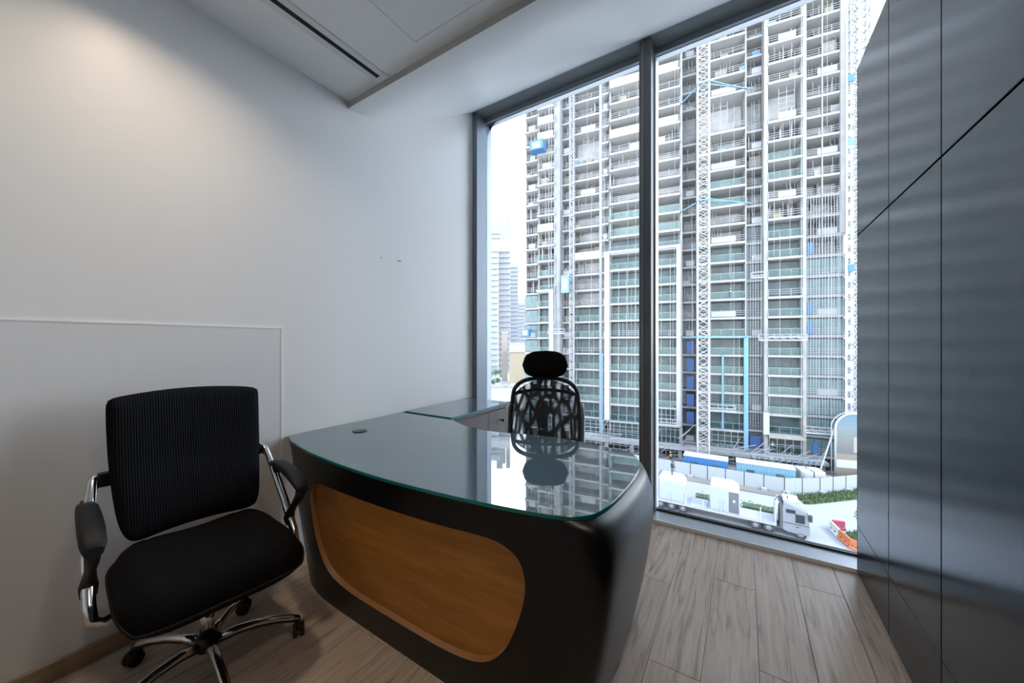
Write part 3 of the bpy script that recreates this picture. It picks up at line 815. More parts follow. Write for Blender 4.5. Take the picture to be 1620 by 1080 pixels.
def bay(u0, u1, off, glaze_from, balus, npan, back=4.0, glass=None, gy=1.9, th=.38, rail=True, top=K1, bottom=K0, side=True, seed=0, boards=(), skip=None):
    x0, x1 = fx(u0, off), fx(u1, off); W = x1-x0; r = random.Random(seed*31+5)
    for k in range(bottom, top+1):
        z = lev(k)
        if k == skip:      # double-height storey: scaffold tower and a board wall instead of the slab
            mb = MB(); a = x0+W*.35
            for i in range(3): mb.bar((a+i*1.1, -off+1.0, z-FH), (a+i*1.1, -off+1.0, z+2.4), .07)
            for j in range(6): mb.bar((a, -off+1.0, z-FH+.4+j*.9), (a+2.2, -off+1.0, z-FH+.4+j*.9), .06)
            mb.bar((a, -off+1.0, z-FH), (a+2.2, -off+1.0, z-1), .06)
            mb.build('scaffold_tower', M_steel, tower); continue
        slab(x0, x1, -off, 7.0, z, th)
        if k == top: continue
        # partitions, props and stored boards standing on the open floors
        if k > glaze_from or not balus:
            for q in range(r.choice((1, 2, 2, 3))):
                xx = x0+.3+r.random()*(W-.6); yy = -off+r.uniform(.9, back-.4); c = r.random()
                if k <= glaze_from: break
                if c < .38: MB().box(xx-.1, xx+.1, yy, -off+back, z, z+FH-.4).build('partition', r.choice((M_conc2, M_wpanel, M_conc)), tower)
                elif c < .55: MB().box(max(x0+.2, xx-.9), min(x1-.2, xx+.9), yy, yy+.12, z, z+r.uniform(1.2, FH-.4)).build('infill_wall', r.choice((M_cream, M_conc2, M_wpanel, M_conc2)), tower)
                elif c < .85:
                    mb = MB()
                    for i in range(4): mb.bar((xx+.5*i-.7, yy, z), (xx+.5*i-.7+r.uniform(-.1, .1), yy, z+FH-.4), .06)
                    mb.build('floor_props', r.choice((M_steel, M_tube)), tower)
                else: MB().box(max(x0+.1, xx-.6), min(x1-.1, xx+.6), -off+.3, -off+.9, z, z+r.uniform(.4, 1.1)).build('stacked_boards', r.choice((M_wood, M_blue2, M_wpanel)), tower)
        if k <= glaze_from:
            glazing(x0+.05, x1-.05, -off+gy, z+.02, glass or M_bglass, npan, seed+k)
            if balus and (k*7+seed) % 9 != 4: balustrade(x0+.06, x1-.06, -off+.06, z)
            elif rail: railing(x0, x1, -off+.1, z, seed+k)
        else:
            j = (k*5+seed*3) % 11
            if balus and k <= glaze_from+4 and j % 3 == 0: balustrade(x0+.06, x1-.06, -off+.06, z)
            elif rail: railing(x0, x1, -off+.1, z, seed+k*3)
            if j in (2, 6): MB().box(x0+.2, x0+.2+(x1-x0)*.55, -off+back-.2, -off+back-.05, z, z+2.5).build('blockwork', M_wpanel if j == 2 else M_cream, tower)
        if k in boards: MB().box(x0+.1, x1-.3, -off-.06, -off+.02, z-.1, z+1.25).build('edge_board', M_wpanel, tower)
    # rear wall and cross walls of the bay
    MB().box(x0, x1, -off+back, -off+back+.3, lev(bottom), lev(top)).build('rear_wall', M_room, tower)
    if side:
        MB().box(x0-.12, x0+.12, -off+1.0, 7.0, lev(bottom), lev(top)).build('cross_wall', M_conc2, tower)
        MB().box(x1-.12, x1+.12, -off+1.0, 7.0, lev(bottom), lev(top)).build('cross_wall', M_conc2, tower)
def pier(u0, u1, off, depth, m=None, kb=K0-1, kt=K1, name='pier'):
    x0, x1 = fx(u0, off), fx(u1, off)
    return MB().box(x0, x1, -off, -off+depth, 0 if kb < K0 else lev(kb), lev(kt)).build(name, m or M_conc, tower)

bay(830, 851, 0.0, 3, False, 2, glass=M_tglass, gy=.15, seed=1, rail=True)
bay(850, 877, 1.8, 4, True, 3, seed=2, back=4.5, boards=(8, 14, 15, 16))
pier(877, 886, 1.2, 5.0, M_conc2)
bay(886, 905, -.4, -2, False, 2, seed=3, back=3.0)
bay(906, 951, .4, 2, True, 4, seed=4, skip=13, back=4.0, boards=(6,))
bay(951, 963, .8, 1, False, 1, seed=5, back=2.5)
bay(964, 1076, 2.2, 6, True, 8, seed=6, back=4.5, boards=(13, 16))
bay(1078, 1103, -.6, -3, False, 2, seed=7, skip=13, back=3.0)
bay(1103, 1180, 1.6, 5, True, 6, seed=8, skip=13, back=4.5)
bay(1180, 1211, -.3, 6, False, 3, skip=13, glass=M_bglass, gy=.3, seed=9, back=3.5)
bay(1215, 1271, 1.6, 6, True, 4, seed=10, skip=13, back=4.5)
bay(1275, 1338, .3, 4, False, 5, glass=M_tglass, gy=.12, seed=12, back=4.0)
# piers between the bays
pier(1209, 1215, 1.4, 2.5, M_conc); pier(1270, 1276, 1.2, 1.2, M_conc); pier(1331, 1338, .5, 1.4, M_conc, kt=6+0, kb=K0-1) if False else None
pier(1330, 1339, .55, .5, M_conc, kb=6); pier(1300, 1302, .4, .3, M_conc, kb=5)
pier(1076.5, 1079.5, 2.0, 2.5, M_conc2); pier(1179, 1181, 1.6, 2.0, M_conc); pier(948, 952, .9, 1.5, M_conc)
# white perforated frames round the finished bays
pier(956, 964, 2.5, .5, M_perf, kb=-4, kt=6, name='frame_post'); pier(1070, 1077, 2.5, .5, M_perf, kb=-4, kt=6, name='frame_post')
MB().box(fx(956, 2.5), fx(1077, 2.5), -2.5, -2.0, lev(6)-.1, lev(6)+.35).build('frame_head', M_perf, tower)
pier(869, 875, 2.1, .4, M_perf, kb=-2, kt=4, name='frame_post')
MB().box(fx(848, 2.1), fx(875, 2.1), -2.1, -1.7, lev(4)-.1, lev(4)+.3).build('frame_head', M_perf, tower)
for k in (-1, -2, -3): # blue protective columns
    pass
pier(1177, 1184, 1.9, .4, M_blue2, kb=-5, kt=1, name='blue_wrap'); pier(950, 954, 1.2, .4, M_blue2, kb=-5, kt=0, name='blue_wrap')
pier(1142, 1145, 1.75, .2, M_blue2, kb=-4, kt=0, name='blue_wrap')
for k in range(-4, 1): MB().box(fx(1086, -.2), fx(1098, -.2), .0, .1, lev(k)+.1, lev(k)+2.4).build('blue_screen', M_bluen, tower)
MB().box(fx(1186, 0), fx(1204, 0), -.1, .05, lev(-5)+.1, lev(-5)+2.3).build('blue_screen', M_bluen, tower)
for (u, k) in [(1290, -5), (1282, 5), (1281, 2), (1281, 1)]:
    MB().box(fx(u-4, .5), fx(u+4, .5), -.5, -.4, lev(k)+.2, lev(k)+2.2).build('blue_screen', M_bluep, tower)
# white wall panels by the framed lower window
MB().box(fx(1208, 2.2), fx(1217, 2.2), -2.2, -1.8, lev(-4)-.2, lev(-3)+.2).build('white_panel', M_wpanel, tower)
MB().box(fx(1271, 2.2), fx(1276, 2.2), -2.2, -1.6, lev(-4)-.2, lev(-3)).build('tan_reveal', M_cream, tower)
MB().box(fx(1217, 2.2), fx(1276, 2.2), -2.2, -1.6, lev(-4)-.7, lev(-4)-.05).build('tan_reveal', M_cream, tower)
# podium: columns, deck and solid block with shade painted in its colour, the undercroft
MB().box(fx(830, 0), fx(1340, 0), .5, 8, 0, lev(K0)-.4).build('undercroft_shade', M_dark, tower)
deck = MB().box(fx(905, 3.2), fx(1312, 3.2), -3.2, .5, lev(K0)-.9, lev(K0)-.4).build('podium_deck', M_conc2, tower)
for u in (960, 1000, 1040, 1076, 1130, 1180, 1212, 1270, 1300, 1335):
    MB().box(fx(u, 2)-.35, fx(u, 2)+.35, -2.4, -1.7, 0, lev(K0)-.8).build('podium_column', M_conc, tower)
for i, u in enumerate(range(1190, 1300, 9)):
    MB().box(fx(u, 3.4), fx(u+7, 3.4), -3.45, -3.3, lev(K0)-.75, lev(K0)-.2).build('deck_fascia', (M_wpanel, M_blue2, M_conc)[i % 3], tower)
# stone blockwork at ground level
MB().box(fx(1214, 1), fx(1262, 1), -.6, -.2, .0, 2.6).build('block_wall', mat('grey_blocks', (.38, .37, .38), .9, noise=(2.5, .25, (1, 1, 3))), tower)

# scaffold standards and ledgers in front of the lower storeys (fine tubes)
sc = MB()
def standards(u0, u1, off, n, z0, z1, nl):
    x0, x1 = fx(u0, off), fx(u1, off)
    for i in range(n+1):
        xx = x0+(x1-x0)*i/n; sc.bar((xx, -off, z0), (xx, -off, z1), .06)
    for j in range(nl+1):
        zz = z0+(z1-z0)*j/nl; sc.bar((x0, -off, zz), (x1, -off, zz), .055)
standards(1183, 1208, .6, 6, lev(-4), lev(6), 10)
standards(1278, 1334, .7, 12, lev(-4), lev(8), 12)
standards(1217, 1268, 2.2, 4, lev(-5), lev(-4), 2)
standards(1126, 1178, 2.3, 5, lev(-5)-1.5, lev(-4), 5)
standards(1126, 1178, 3.4, 6, .0, lev(-5)+1, 6)
standards(1185, 1300, 4.2, 13, .0, lev(-5), 5)
standards(925, 1010, 3.6, 9, .0, lev(-4), 8)
standards(1040, 1075, 3.0, 5, 0, lev(-3), 7)
standards(868, 877, 2.4, 2, 0, lev(18), 40); standards(952, 956, 1.6, 2, 0, lev(19), 44); standards(1268, 1272, 1.9, 1, 0, lev(19), 30)
standards(966, 1075, 2.7, 8, lev(-4), lev(5), 1)
for i in range(70):
    u = rnd.uniform(846, 1336); off = rnd.uniform(2.78, 2.9); x = fx(u, off); k = rnd.randint(-4, 12)
    sc.bar((x, -off, lev(k)), (x, -off, lev(k+rnd.randint(3, 8))), .035)
for i in range(46):
    u = rnd.choice((rnd.uniform(920, 1085), rnd.uniform(1140, 1290))); off = rnd.uniform(3.5, 4.4); x = fx(u, off); z = rnd.uniform(.2, 4.0); a = rnd.uniform(-.9, .9)
    sc.bar((x, -off, z), (x+rnd.uniform(1, 4)*math.copysign(1, a), -off+rnd.uniform(-.6, .6), max(.1, z+a*3)), .08)
s_ = sc.build('scaffold_tubes', M_tube, tower); s_['kind'] = 'stuff'

def outside(name, label, cat, u, off, rot=0.0, z=0.0, group=None):
    p = A0+EX*fx(u, off)-EY*off; p.z = GZ+z
    return thing(name, label, cat, p, TROT+rot, group)
# ---------------------------------------------------------------- lattice masts
def lattice(root, wx, wy, z0, z1, step, leg=.16, brace=.08, m=None, x0=0.0):
    """square lattice mast: four chords, panels of bracing as parts"""
    for sx in (-1, 1):
        for sy in (-1, 1):
            MB().box(x0+sx*wx/2-leg/2, x0+sx*wx/2+leg/2, sy*wy/2-leg/2, sy*wy/2+leg/2, z0, z1).build('chord', m, root)
    n = int(round((z1-z0)/step)); h = (z1-z0)/n; mb = MB(); a, b = wx/2, wy/2
    for y in (-b, b):
        mb.bar((x0-a, y, 0), (x0+a, y, 0), brace*1.3); mb.bar((x0-a, y, 0), (x0+a, y, h/2), brace); mb.bar((x0+a, y, h/2), (x0-a, y, h), brace); mb.bar((x0-a, y, h/2), (x0+a, y, 0), brace*.7); mb.bar((x0+a, y, h), (x0-a, y, h/2), brace*.7)
    for xx in (x0-a, x0+a):
        mb.bar((xx, -b, 0), (xx, b, 0), brace*1.3); mb.bar((xx, -b, 0), (xx, b, h/2), brace); mb.bar((xx, b, h/2), (xx, -b, h), brace)
    first = mb.build('bracing', m, root, loc=(0, 0, z0))
    for i in range(1, n): share(first, root, loc=(0, 0, z0+i*h))
M_crane = mat('crane_white', (.60, .57, .54), .55)
cx0, cx1 = fx(1102.5, 5.5), fx(1122.5, 5.5)
cr_ = outside('tower_crane', 'white lattice tower crane mast tied to the tower by blue struts', 'crane', 1112.5, 5.5)
wx = cx1-cx0-.2
lattice(cr_, wx, wx, 0, 78, 2.1, .26, .10, M_crane)
MB().box(-wx*.8, wx*.8, -wx*.8, wx*.8, 0, .5).build('footing', M_conc2, cr_)
for zt in (lev(1)-.15, lev(8)-.15, lev(14)-.15):
    mb = MB(); c = wx/2+.12
    for q in ((-c, -c, c, -c), (c, -c, c, c), (c, c, -c, c), (-c, c, -c, -c)): mb.bar((q[0], q[1], zt), (q[2], q[3], zt), .22)
    mb.build('tie_collar', M_blue2, cr_)
    MB().bar((c, 0, zt), (c+6.5, 3.95, zt-.05), .16).build('tie_strut', M_blue2, cr_); MB().bar((-c, 0, zt), (-c-2.5, 3.6, zt-.05), .16).build('tie_strut', M_blue2, cr_)
    MB().bar((c, -c, zt), (c+6.0, 3.95, zt-.05), .12).build('tie_strut', M_blue2, cr_)
hm = outside('hoist_mast', 'thin white lattice hoist mast climbing the corner column beside the tower', 'hoist', 1350, 1.5)
hw = fx(1356, 1.5)-fx(1344, 1.5)
lattice(hm, hw, hw, 0, lev(17), 1.65, .14, .10, M_steel)
for i in range(30):
    z = 4+i*1.9; MB().box(-hw*.95, -hw*.2, -hw*.6, -hw*.5, z, z+.9).build('gate_panel', (M_steel, M_wpanel, M_tube)[i % 3], hm)
for k, m_ in ((13, M_bluep), (10, M_blue2), (4, M_bluep)):
    MB().box(-hw*.9, -hw*.1, -hw*.75, -hw*.55, lev(k), lev(k)+1.1).build('blue_gate', m_, hm)
h2 = outside('hoist_mast', 'slender lattice mast standing in front of the narrow recessed bays of the tower', 'hoist', 905, 1.9)
lattice(h2, .85, .85, 0, lev(20), 1.65, .10, .07, M_steel)
h3 = outside('crane_mast', 'far white lattice crane mast rising behind the tower corner', 'crane', 1361, -14)
lattice(h3, 2.2, 2.2, 0, 95, 3.0, .22, .12, M_steel)

# ---------------------------------------------------------------- suspended cradles and site boxes on the tower
def cradle(u, off, k, dz, W, label, m=None, people=False):
    t = outside('suspended_cradle', label, 'work platform', u, off, z=lev(k)+dz)
    MB().box(-W/2, W/2, -.4, .4, 0, .08).build('deck', M_tube, t)
    for y in (-.4, .4):
        mb = MB()
        for zz in (.5, 1.05): mb.bar((-W/2, y, zz), (W/2, y, zz), .07)
        n = int(W/1.0)
        for i in range(n+1):
            x = -W/2+W*i/n; mb.bar((x, y, 0), (x, y, 1.05), .06)
            if i < n: mb.bar((x, y, .5), (x+W/n, y, 0), .05)
        mb.build('guard_rail', m or M_steel, t)
    MB().box(-W/2, W/2, -.44, -.40, .0, .18).build('toe_board', M_wpanel, t)
    for s in (-1, 1): MB().bar((s*W*.45, 0, 1.0), (s*W*.45, 0, 26), .03).build('wire_rope', M_tube, t)
    return t
cradle(1237, 3.6, 1, -.9, 6.4, 'long white work cradle hanging by the pier with a sagging plastic sheet')
cradle(1306, 2.3, -4, .7, 5.4, 'white work cradle with a blue end above the arched billboard')
cradle(1050, 4.2, -4, .4, 5.0, 'crowded white work cradle left of the crane mast base')
cradle(1143, 3.6, -3, .2, 3.8, 'small white work cradle with a blue cover right of the crane mast')
cradle(1199, 3.6, 4, -.4, 1.8, 'tiny white work cradle beside the tall pier')
cradle(880, 3.7, 1, .6, 3.4, 'grey work cradle on the left pier of the tower')
def site_box(u, off, k, dz, sx, sy, sz, m, label):
    t = outside('site_box', label, 'box', u, off, z=lev(k)+dz)
    MB().box(-sx/2, sx/2, -sy/2, sy/2, 0, sz).build('shell', m, t, bevel=.04)
    MB().box(-sx*.3, sx*.3, -sy/2-.03, -sy/2, sz*.15, sz*.8).build('panel_face', M_wpanel, t)
    for s in (-1, 1): MB().bar((s*sx*.4, 0, sz), (0, 0, sz+1.6), .05).build('sling', M_tube, t)
site_box(851, 4.0, 13, -.6, 3.0, 2.0, 1.9, M_bluep, 'blue loading box hanging high up at the tower corner')
site_box(832, 2.2, 1, .2, 1.8, 1.2, 1.6, M_bluep, 'blue box cradle low on the left edge of the tower')
site_box(895, 2.3, 4, -.8, 1.7, 1.5, 3.6, M_blue2, 'white and blue hoist cabin beside the slender mast')

# ---------------------------------------------------------------- hoarding fence: panels, posts, blocks
M_hoard = mat('pale_hoarding', (.60, .64, .64), .6, noise=(3, .03, (6, 6, .1)))
fence = thing('site_hoarding', 'pale sheet metal hoarding fence along the construction site', 'fence', (0, 0, GZ))
fpts = [(-26, 63.1), (4.9, 63.5), (9.1, 66.2), (14.0, 70.9), (22, 79)]
pm = None; post = None; blk = None
for (ax, ay), (bx, by) in zip(fpts[:-1], fpts[1:]):
    L = math.hypot(bx-ax, by-ay); n = max(1, int(round(L/2.45))); ang = math.atan2(by-ay, bx-ax)
    for i in range(n):
        x, y = ax+(bx-ax)*i/n, ay+(by-ay)*i/n; w_ = L/n
        mb = MB(); nr = 8
        for r in range(nr): mb.box(.04+(w_-.08)*r/nr, .04+(w_-.08)*(r+1)/nr-.03, -.02, .02, .1, 2.15)
        mb.box(.04, w_-.04, -.005, .015, .1, 2.15)
        mb.build('fence_panel', M_hoard, fence, loc=(x, y, 0), rotz=ang)
        if post is None:
            post = MB().box(-.05, .05, -.05, .06, 0, 2.2).build('fence_post', M_wframe, fence); p_ = post
            blk = MB().box(-.35, .35, -.75, -.1, 0, .45).build('concrete_foot', M_conc, fence); b_ = blk
        else:
            p_ = share(post, fence)
            b_ = share(blk, fence) if (i % 2 == 0) else None
        p_.location = (x, y, 0); p_.rotation_euler.z = ang
        if b_: b_.location = (x, y, 0); b_.rotation_euler.z = ang

# ---------------------------------------------------------------- site cabins and tank
def cabin(x, y, L, Wd, Hh, m, rot, label):
    t = thing('site_cabin', label, 'container', (x, y, GZ+.03), rot)
    mb = MB(); n = int(L/.35)
    mb.box(-L/2, L/2, -Wd/2+.04, Wd/2-.04, .1, Hh)
    for i in range(n): mb.box(-L/2+L*i/n, -L/2+L*(i+.55)/n, -Wd/2, Wd/2, .12, Hh-.1)
    mb.build('corrugated_shell', m, t)
    MB().box(-L/2-.05, L/2+.05, -Wd/2-.05, Wd/2+.05, Hh, Hh+.14).build('roof', M_wpanel, t, bevel=.03)
    for i in range(2): MB().box(-L/4+i*L/2-.5, -L/4+i*L/2+.5, -Wd/2-.03, -Wd/2, 1.1, 2.0).build('window_pane', M_bglass, t)
    MB().box(-L/2-.02, L/2+.02, -Wd/2-.02, Wd/2+.02, 0, .1).build('skid', M_wframe, t)
cabin(-5.1, 66.2, 6.2, 2.5, 2.75, M_bluep, .02, 'bright blue site cabin with white roof behind the hoarding')
cabin(2.7, 66.6, 7.2, 2.5, 2.8, mat('pale_blue_shell', (.25, .52, .66), .5), .03, 'pale blue site cabin with white roof behind the hoarding')
tk = thing('wrapped_tank', 'white wrapped water tank with a dark strap behind the hoarding', 'tank', (8.2, 68.6, GZ+.03), .3)
MB().prism([(-1.5, -1.1), (-1.1, -1.4), (1.3, -1.4), (1.6, -1.0), (1.6, 1.0), (1.2, 1.4), (-1.2, 1.4), (-1.5, 1.1)], 0, 2.5).build('tank_body', M_wpanel, tk, bevel=.15)
MB().box(-.06, .06, -1.43, 1.43, .05, 2.54).build('strap', M_wframe, tk)
MB().lathe([(.35, 2.45), (.35, 2.7), (.05, 2.75)], (0, 0, 0), 14).build('tank_lid', M_wpanel, tk)
for i, (x, y, s) in enumerate([(8.6, 71.7, .9), (10.6, 71.2, .7)]):
    q = thing('timber_pallet_stack', ('taller' if i == 0 else 'lower')+' brown stack of timber beside the arched billboard', 'timber stack', (x, y, GZ+.03), .5)
    for k in range(int(6*s)): MB().box(-.8, .8, -.5, .5, k*.28, k*.28+.22).build('timber_layer', M_wood, q)
# heaps of steel and debris: rebar bundles
for i in range(7):
    u = (935, 968, 1001, 1048, 1156, 1190, 1232)[i]
    t = outside('rebar_bundle', ('long bundle of steel bars lying on the dirt '+('behind the mesh back chair', 'in front of the white framed bays', 'in front of the window mullion', 'under the crowded work cradle', 'at the foot of the crane mast', 'behind the pale blue site cabin', 'beside the wrapped water tank')[i]), 'steel bars', u, 5.6+1.1*(i % 2), rot=rnd.uniform(-.05, .05), z=.03, group='rebar bundles on the site ground')
    for j in range(5):
        MB().bar((-2.2+rnd.uniform(-.4, .4), -.3+.14*j, .12+.1*(j % 2)), (2.2+rnd.uniform(-.4, .4), -.3+.14*j+rnd.uniform(-.2, .2), .12+.1*(j % 2)), .12).build('bar', (M_conc2, M_tube)[j % 2], t)

# ---------------------------------------------------------------- arched billboard
def billboard_mat():
    m = bpy.data.materials.new('billboard_print'); m.use_nodes = True
    n = m.node_tree.nodes; l = m.node_tree.links; b = n['Principled BSDF']
    t = n.new('ShaderNodeTexCoord'); sx = n.new('ShaderNodeSeparateXYZ'); l.new(t.outputs['Object'], sx.inputs[0])
    mr = n.new('ShaderNodeMapRange'); mr.inputs[1].default_value = 0; mr.inputs[2].default_value = 10.5; l.new(sx.outputs['Z'], mr.inputs[0])
    cr = n.new('ShaderNodeValToRGB'); cr.color_ramp.interpolation = 'LINEAR'; l.new(mr.outputs[0], cr.inputs[0])
    el = cr.color_ramp.elements; el[0].position = 0; el[0].color = (0.124, 0.105, 0.083, 1); el[1].position = 1; el[1].color = (0.050, 0.105, 0.151, 1)
    for p, c in ((.40, (0.138, 0.116, 0.088, 1)), (.42, (0.069, 0.074, 0.077, 1)), (.58, (0.099, 0.099, 0.088, 1)), (.78, (0.096, 0.124, 0.132, 1))):
        e = el.new(p); e.color = c
    l.new(cr.outputs[0], b.inputs['Base Color']); b.inputs['Roughness'].default_value = .5
    return m
bbp = ground(1321, 760); 
bb = thing('arched_billboard', 'tall arched advertising billboard with white rim standing inside the hoarding', 'billboard', (bbp.x, bbp.y-.4, GZ), math.radians(14))
BW = 4.6; BH = 10.4
arc = [(0, 0), (0, BH-BW/2)]+[(BW/2-BW/2*math.cos(a), BH-BW/2+BW/2*math.sin(a)) for a in np.linspace(0, PI, 17)[1:-1]]+[(BW, BH-BW/2), (BW, 0)]
mb = MB(); n = len(arc)
mb.add([(x, 0, z) for x, z in arc]+[(x, .12, z) for x, z in arc], [tuple(range(n)), tuple(range(2*n-1, n-1, -1))]+[(i, n+i, n+(i+1) % n, (i+1) % n) for i in range(n)])
mb.build('print_face', billboard_mat(), bb)
MB().tube([(x, .05, z) for x, z in arc], .16, 8).build('rim', M_wpanel, bb)
MB().tube([(x-.35*(1-2*x/BW), .4, z+.2) for x, z in arc], .08, 8).build('rear_rim', M_wpanel, bb)
MB().bar((-.1, .3, 7.8), (-2.6, -.6, .0), .14).build('prop', M_wpanel, bb)
MB().box(.1, 2.6, -.03, -.005, 2.2, 3.4).build('caption_panel', M_wpanel, bb)
MB().box(2.7, 4.5, -.03, -.005, 2.6, 3.7).build('caption_panel', M_blue2, bb)
MB().box(2.7, 4.5, -.03, -.005, 1.4, 2.5).build('caption_panel', M_wpanel, bb)
MB().prism([(2.2, -.02), (3.6, -.02), (3.6, -.004), (2.2, -.004)], 4.6, 6.9).build('printed_block', M_cream, bb)

# ---------------------------------------------------------------- flatbed truck
tr = thing('flatbed_truck', 'silver cab articulated truck with a long white flatbed trailer', 'truck', (.2, 50.6, GZ))
M_cab_s = mat('truck_silver', (.40, .43, .47), .3, metal=.3); M_tglass2 = mat('truck_glass', (.03, .04, .05), .08)
# cab profile in x-z, extruded over y
cabp = [(3.45, .75), (3.45, 3.1), (3.55, 3.75), (3.9, 3.95), (4.6, 3.8), (5.25, 3.35), (5.55, 3.0), (5.72, 2.0), (5.80, 1.2), (5.78, .55), (3.9, .55)]
mb = MB(); n = len(cabp)
def cw(z): return 1.24 if z < 3 else 1.24-.18*(z-3)
mb.add([(x, -cw(z), z) for x, z in cabp]+[(x, cw(z), z) for x, z in cabp], [tuple(range(n)), tuple(range(2*n-1, n-1, -1))]+[(i, n+i, n+(i+1) % n, (i+1) % n) for i in range(n)])
cab_ = mb.build('cab', M_cab_s, tr, bevel=.06)
MB().box(4.55, 5.35, -1.262, -1.235, 1.75, 2.65).build('side_window', M_tglass2, cab_)
MB().add([(5.60, -1.15, 2.9), (5.60, 1.15, 2.9), (5.78, 1.15, 1.85), (5.78, -1.15, 1.85)], [(0, 1, 2, 3)]).build('windscreen', M_tglass2, cab_)
MB().box(3.75, 4.55, -1.255, -1.20, 2.65, 3.02).build('upper_window', M_tglass2, cab_)
MB().box(3.47, 5.7, -1.275, -1.24, 1.52, 1.60).build('trim_line', M_wframe, cab_)
MB().box(3.5, 4.9, -.95, .95, 3.70, 3.98).build('roof_deflector', M_wpanel, cab_, bevel=.1)
MB().box(5.62, 5.95, -1.55, -1.30, 2.2, 2.9).build('mirror', M_black, cab_, bevel=.04)
MB().box(4.6, 4.85, -1.29, -1.25, 1.25, 1.32).build('door_handle', M_black, cab_)
MB().box(3.2, 3.45, -1.2, 1.2, .8, 3.5).build('cab_rear_fairing', M_wframe, cab_)
for y in (-1, 1): MB().bar((3.9, y*.7, 3.9), (3.9, y*.7, 4.3), .08).build('air_horn', M_black, cab_)
MB().box(1.2, 5.4, -.45, .45, .6, .95).build('chassis', M_wframe, tr)
for x in (5.0, 2.2, 1.0, -6.5, -7.8, -9.1):
    for y in (-1.05, 1.05):
        wh = MB().lathe([(.1, -.17), (.48, -.17), (.52, -.12), (.52, .12), (.48, .17), (.1, .17)], (x, y, .52), 20, axis='y').build('wheel', M_rubber, tr)
        MB().lathe([(.02, -.19), (.27, -.19), (.29, -.14), (.02, -.14)], (x, y, .52), 14, axis='y').build('wheel_rim', mat('wheel_steel', (.25, .26, .27), .5), wh)
MB().box(-10.6, 2.9, -1.28, 1.28, 1.02, 1.22).build('trailer_deck', M_wpanel, tr)
MB().box(-10.6, 2.9, -1.30, -1.27, .95, 1.24).build('side_rave', M_steel, tr)
MB().box(-10.4, 2.6, -.5, .5, .7, 1.02).build('trailer_beam', M_wframe, tr)
for i in range(7): MB().box(-10.0+i*1.9, -9.9+i*1.9, -1.35, -1.26, 1.0, 2.15 if i % 2 else 2.7).build('stake', M_wpanel, tr)
hb = MB().box(2.78, 2.9, -1.28, 1.28, 1.22, 2.9).build('headboard', M_wpanel, tr)
for s in (-1, 1): MB().bar((2.84, s*1.2, 2.9), (3.1, s*.9, 3.6), .12).build('headboard_stay', M_wpanel, hb)
MB().box(-5.7, -3.9, -1.15, 1.15, 1.22, 1.35).build('tarp_fold', M_wpanel, tr)
def cargo(x0, x1, zt, label, door):
    t = thing('wrapped_cabin', label, 'cargo', ((x0+x1)/2+.2, 50.6, GZ+1.225), 0)
    W = x1-x0; mb = MB(); prof_ = [(-W/2, 0), (-W/2, zt-.1), (-W/2+.2, zt), (W/2-.7, zt), (W/2-.1, zt-.35), (W/2, zt-.8), (W/2, 0)]
    n = len(prof_)
    mb.add([(x, -1.15, z) for x, z in prof_]+[(x, 1.15, z) for x, z in prof_], [tuple(range(n)), tuple(range(2*n-1, n-1, -1))]+[(i, n+i, n+(i+1) % n, (i+1) % n) for i in range(n)])
    mb.build('cabin_body', M_wpanel, t, bevel=.05)
    mb = MB(); nx = 14; wl = W*(.62 if door else .96)   # creased sheet
    for i in range(nx):
        for q in (0,): pass
    rows = []
    for i in range(nx+1):
        for j in range(9):
            x = -W/2+.05+wl*i/nx; z = .15+(zt-.55)*j/8
            rows.append((x, -1.17-.05*abs(math.sin(i*1.3+j*.9))-.015*math.sin(j*2.1), z))
    mb.add(rows, [(i*9+j, (i+1)*9+j, (i+1)*9+j+1, i*9+j+1) for i in range(nx) for j in range(8)], True)
    mb.build('plastic_sheet', mat('white_sheeting', (.55, .62, .70), .35), t, recalc=False)
    if door:
        MB().box(W*.15, W/2-.06, -1.19, -1.15, .1, zt-.75).build('dark_door', mat('slate_door', (.16, .17, .19), .5), t)
        MB().box(W*.28, W*.36, -1.2, -1.185, 1.3, 1.6).build('notice', M_wpanel, t)
    else:
        MB().box(-W/2-.5, -W/2, -1.15, 1.15, .05, zt-.3).build('dark_end', mat('plum_end', (.25, .22, .27), .6), t)
    return t
cargo(-3.5, -.55, 3.2, 'white wrapped cabin with a dark door carried on the trailer', True)
c1 = cargo(-9.3, -6.3, 2.9, 'white sheeted box with a worker on top on the trailer rear', False)
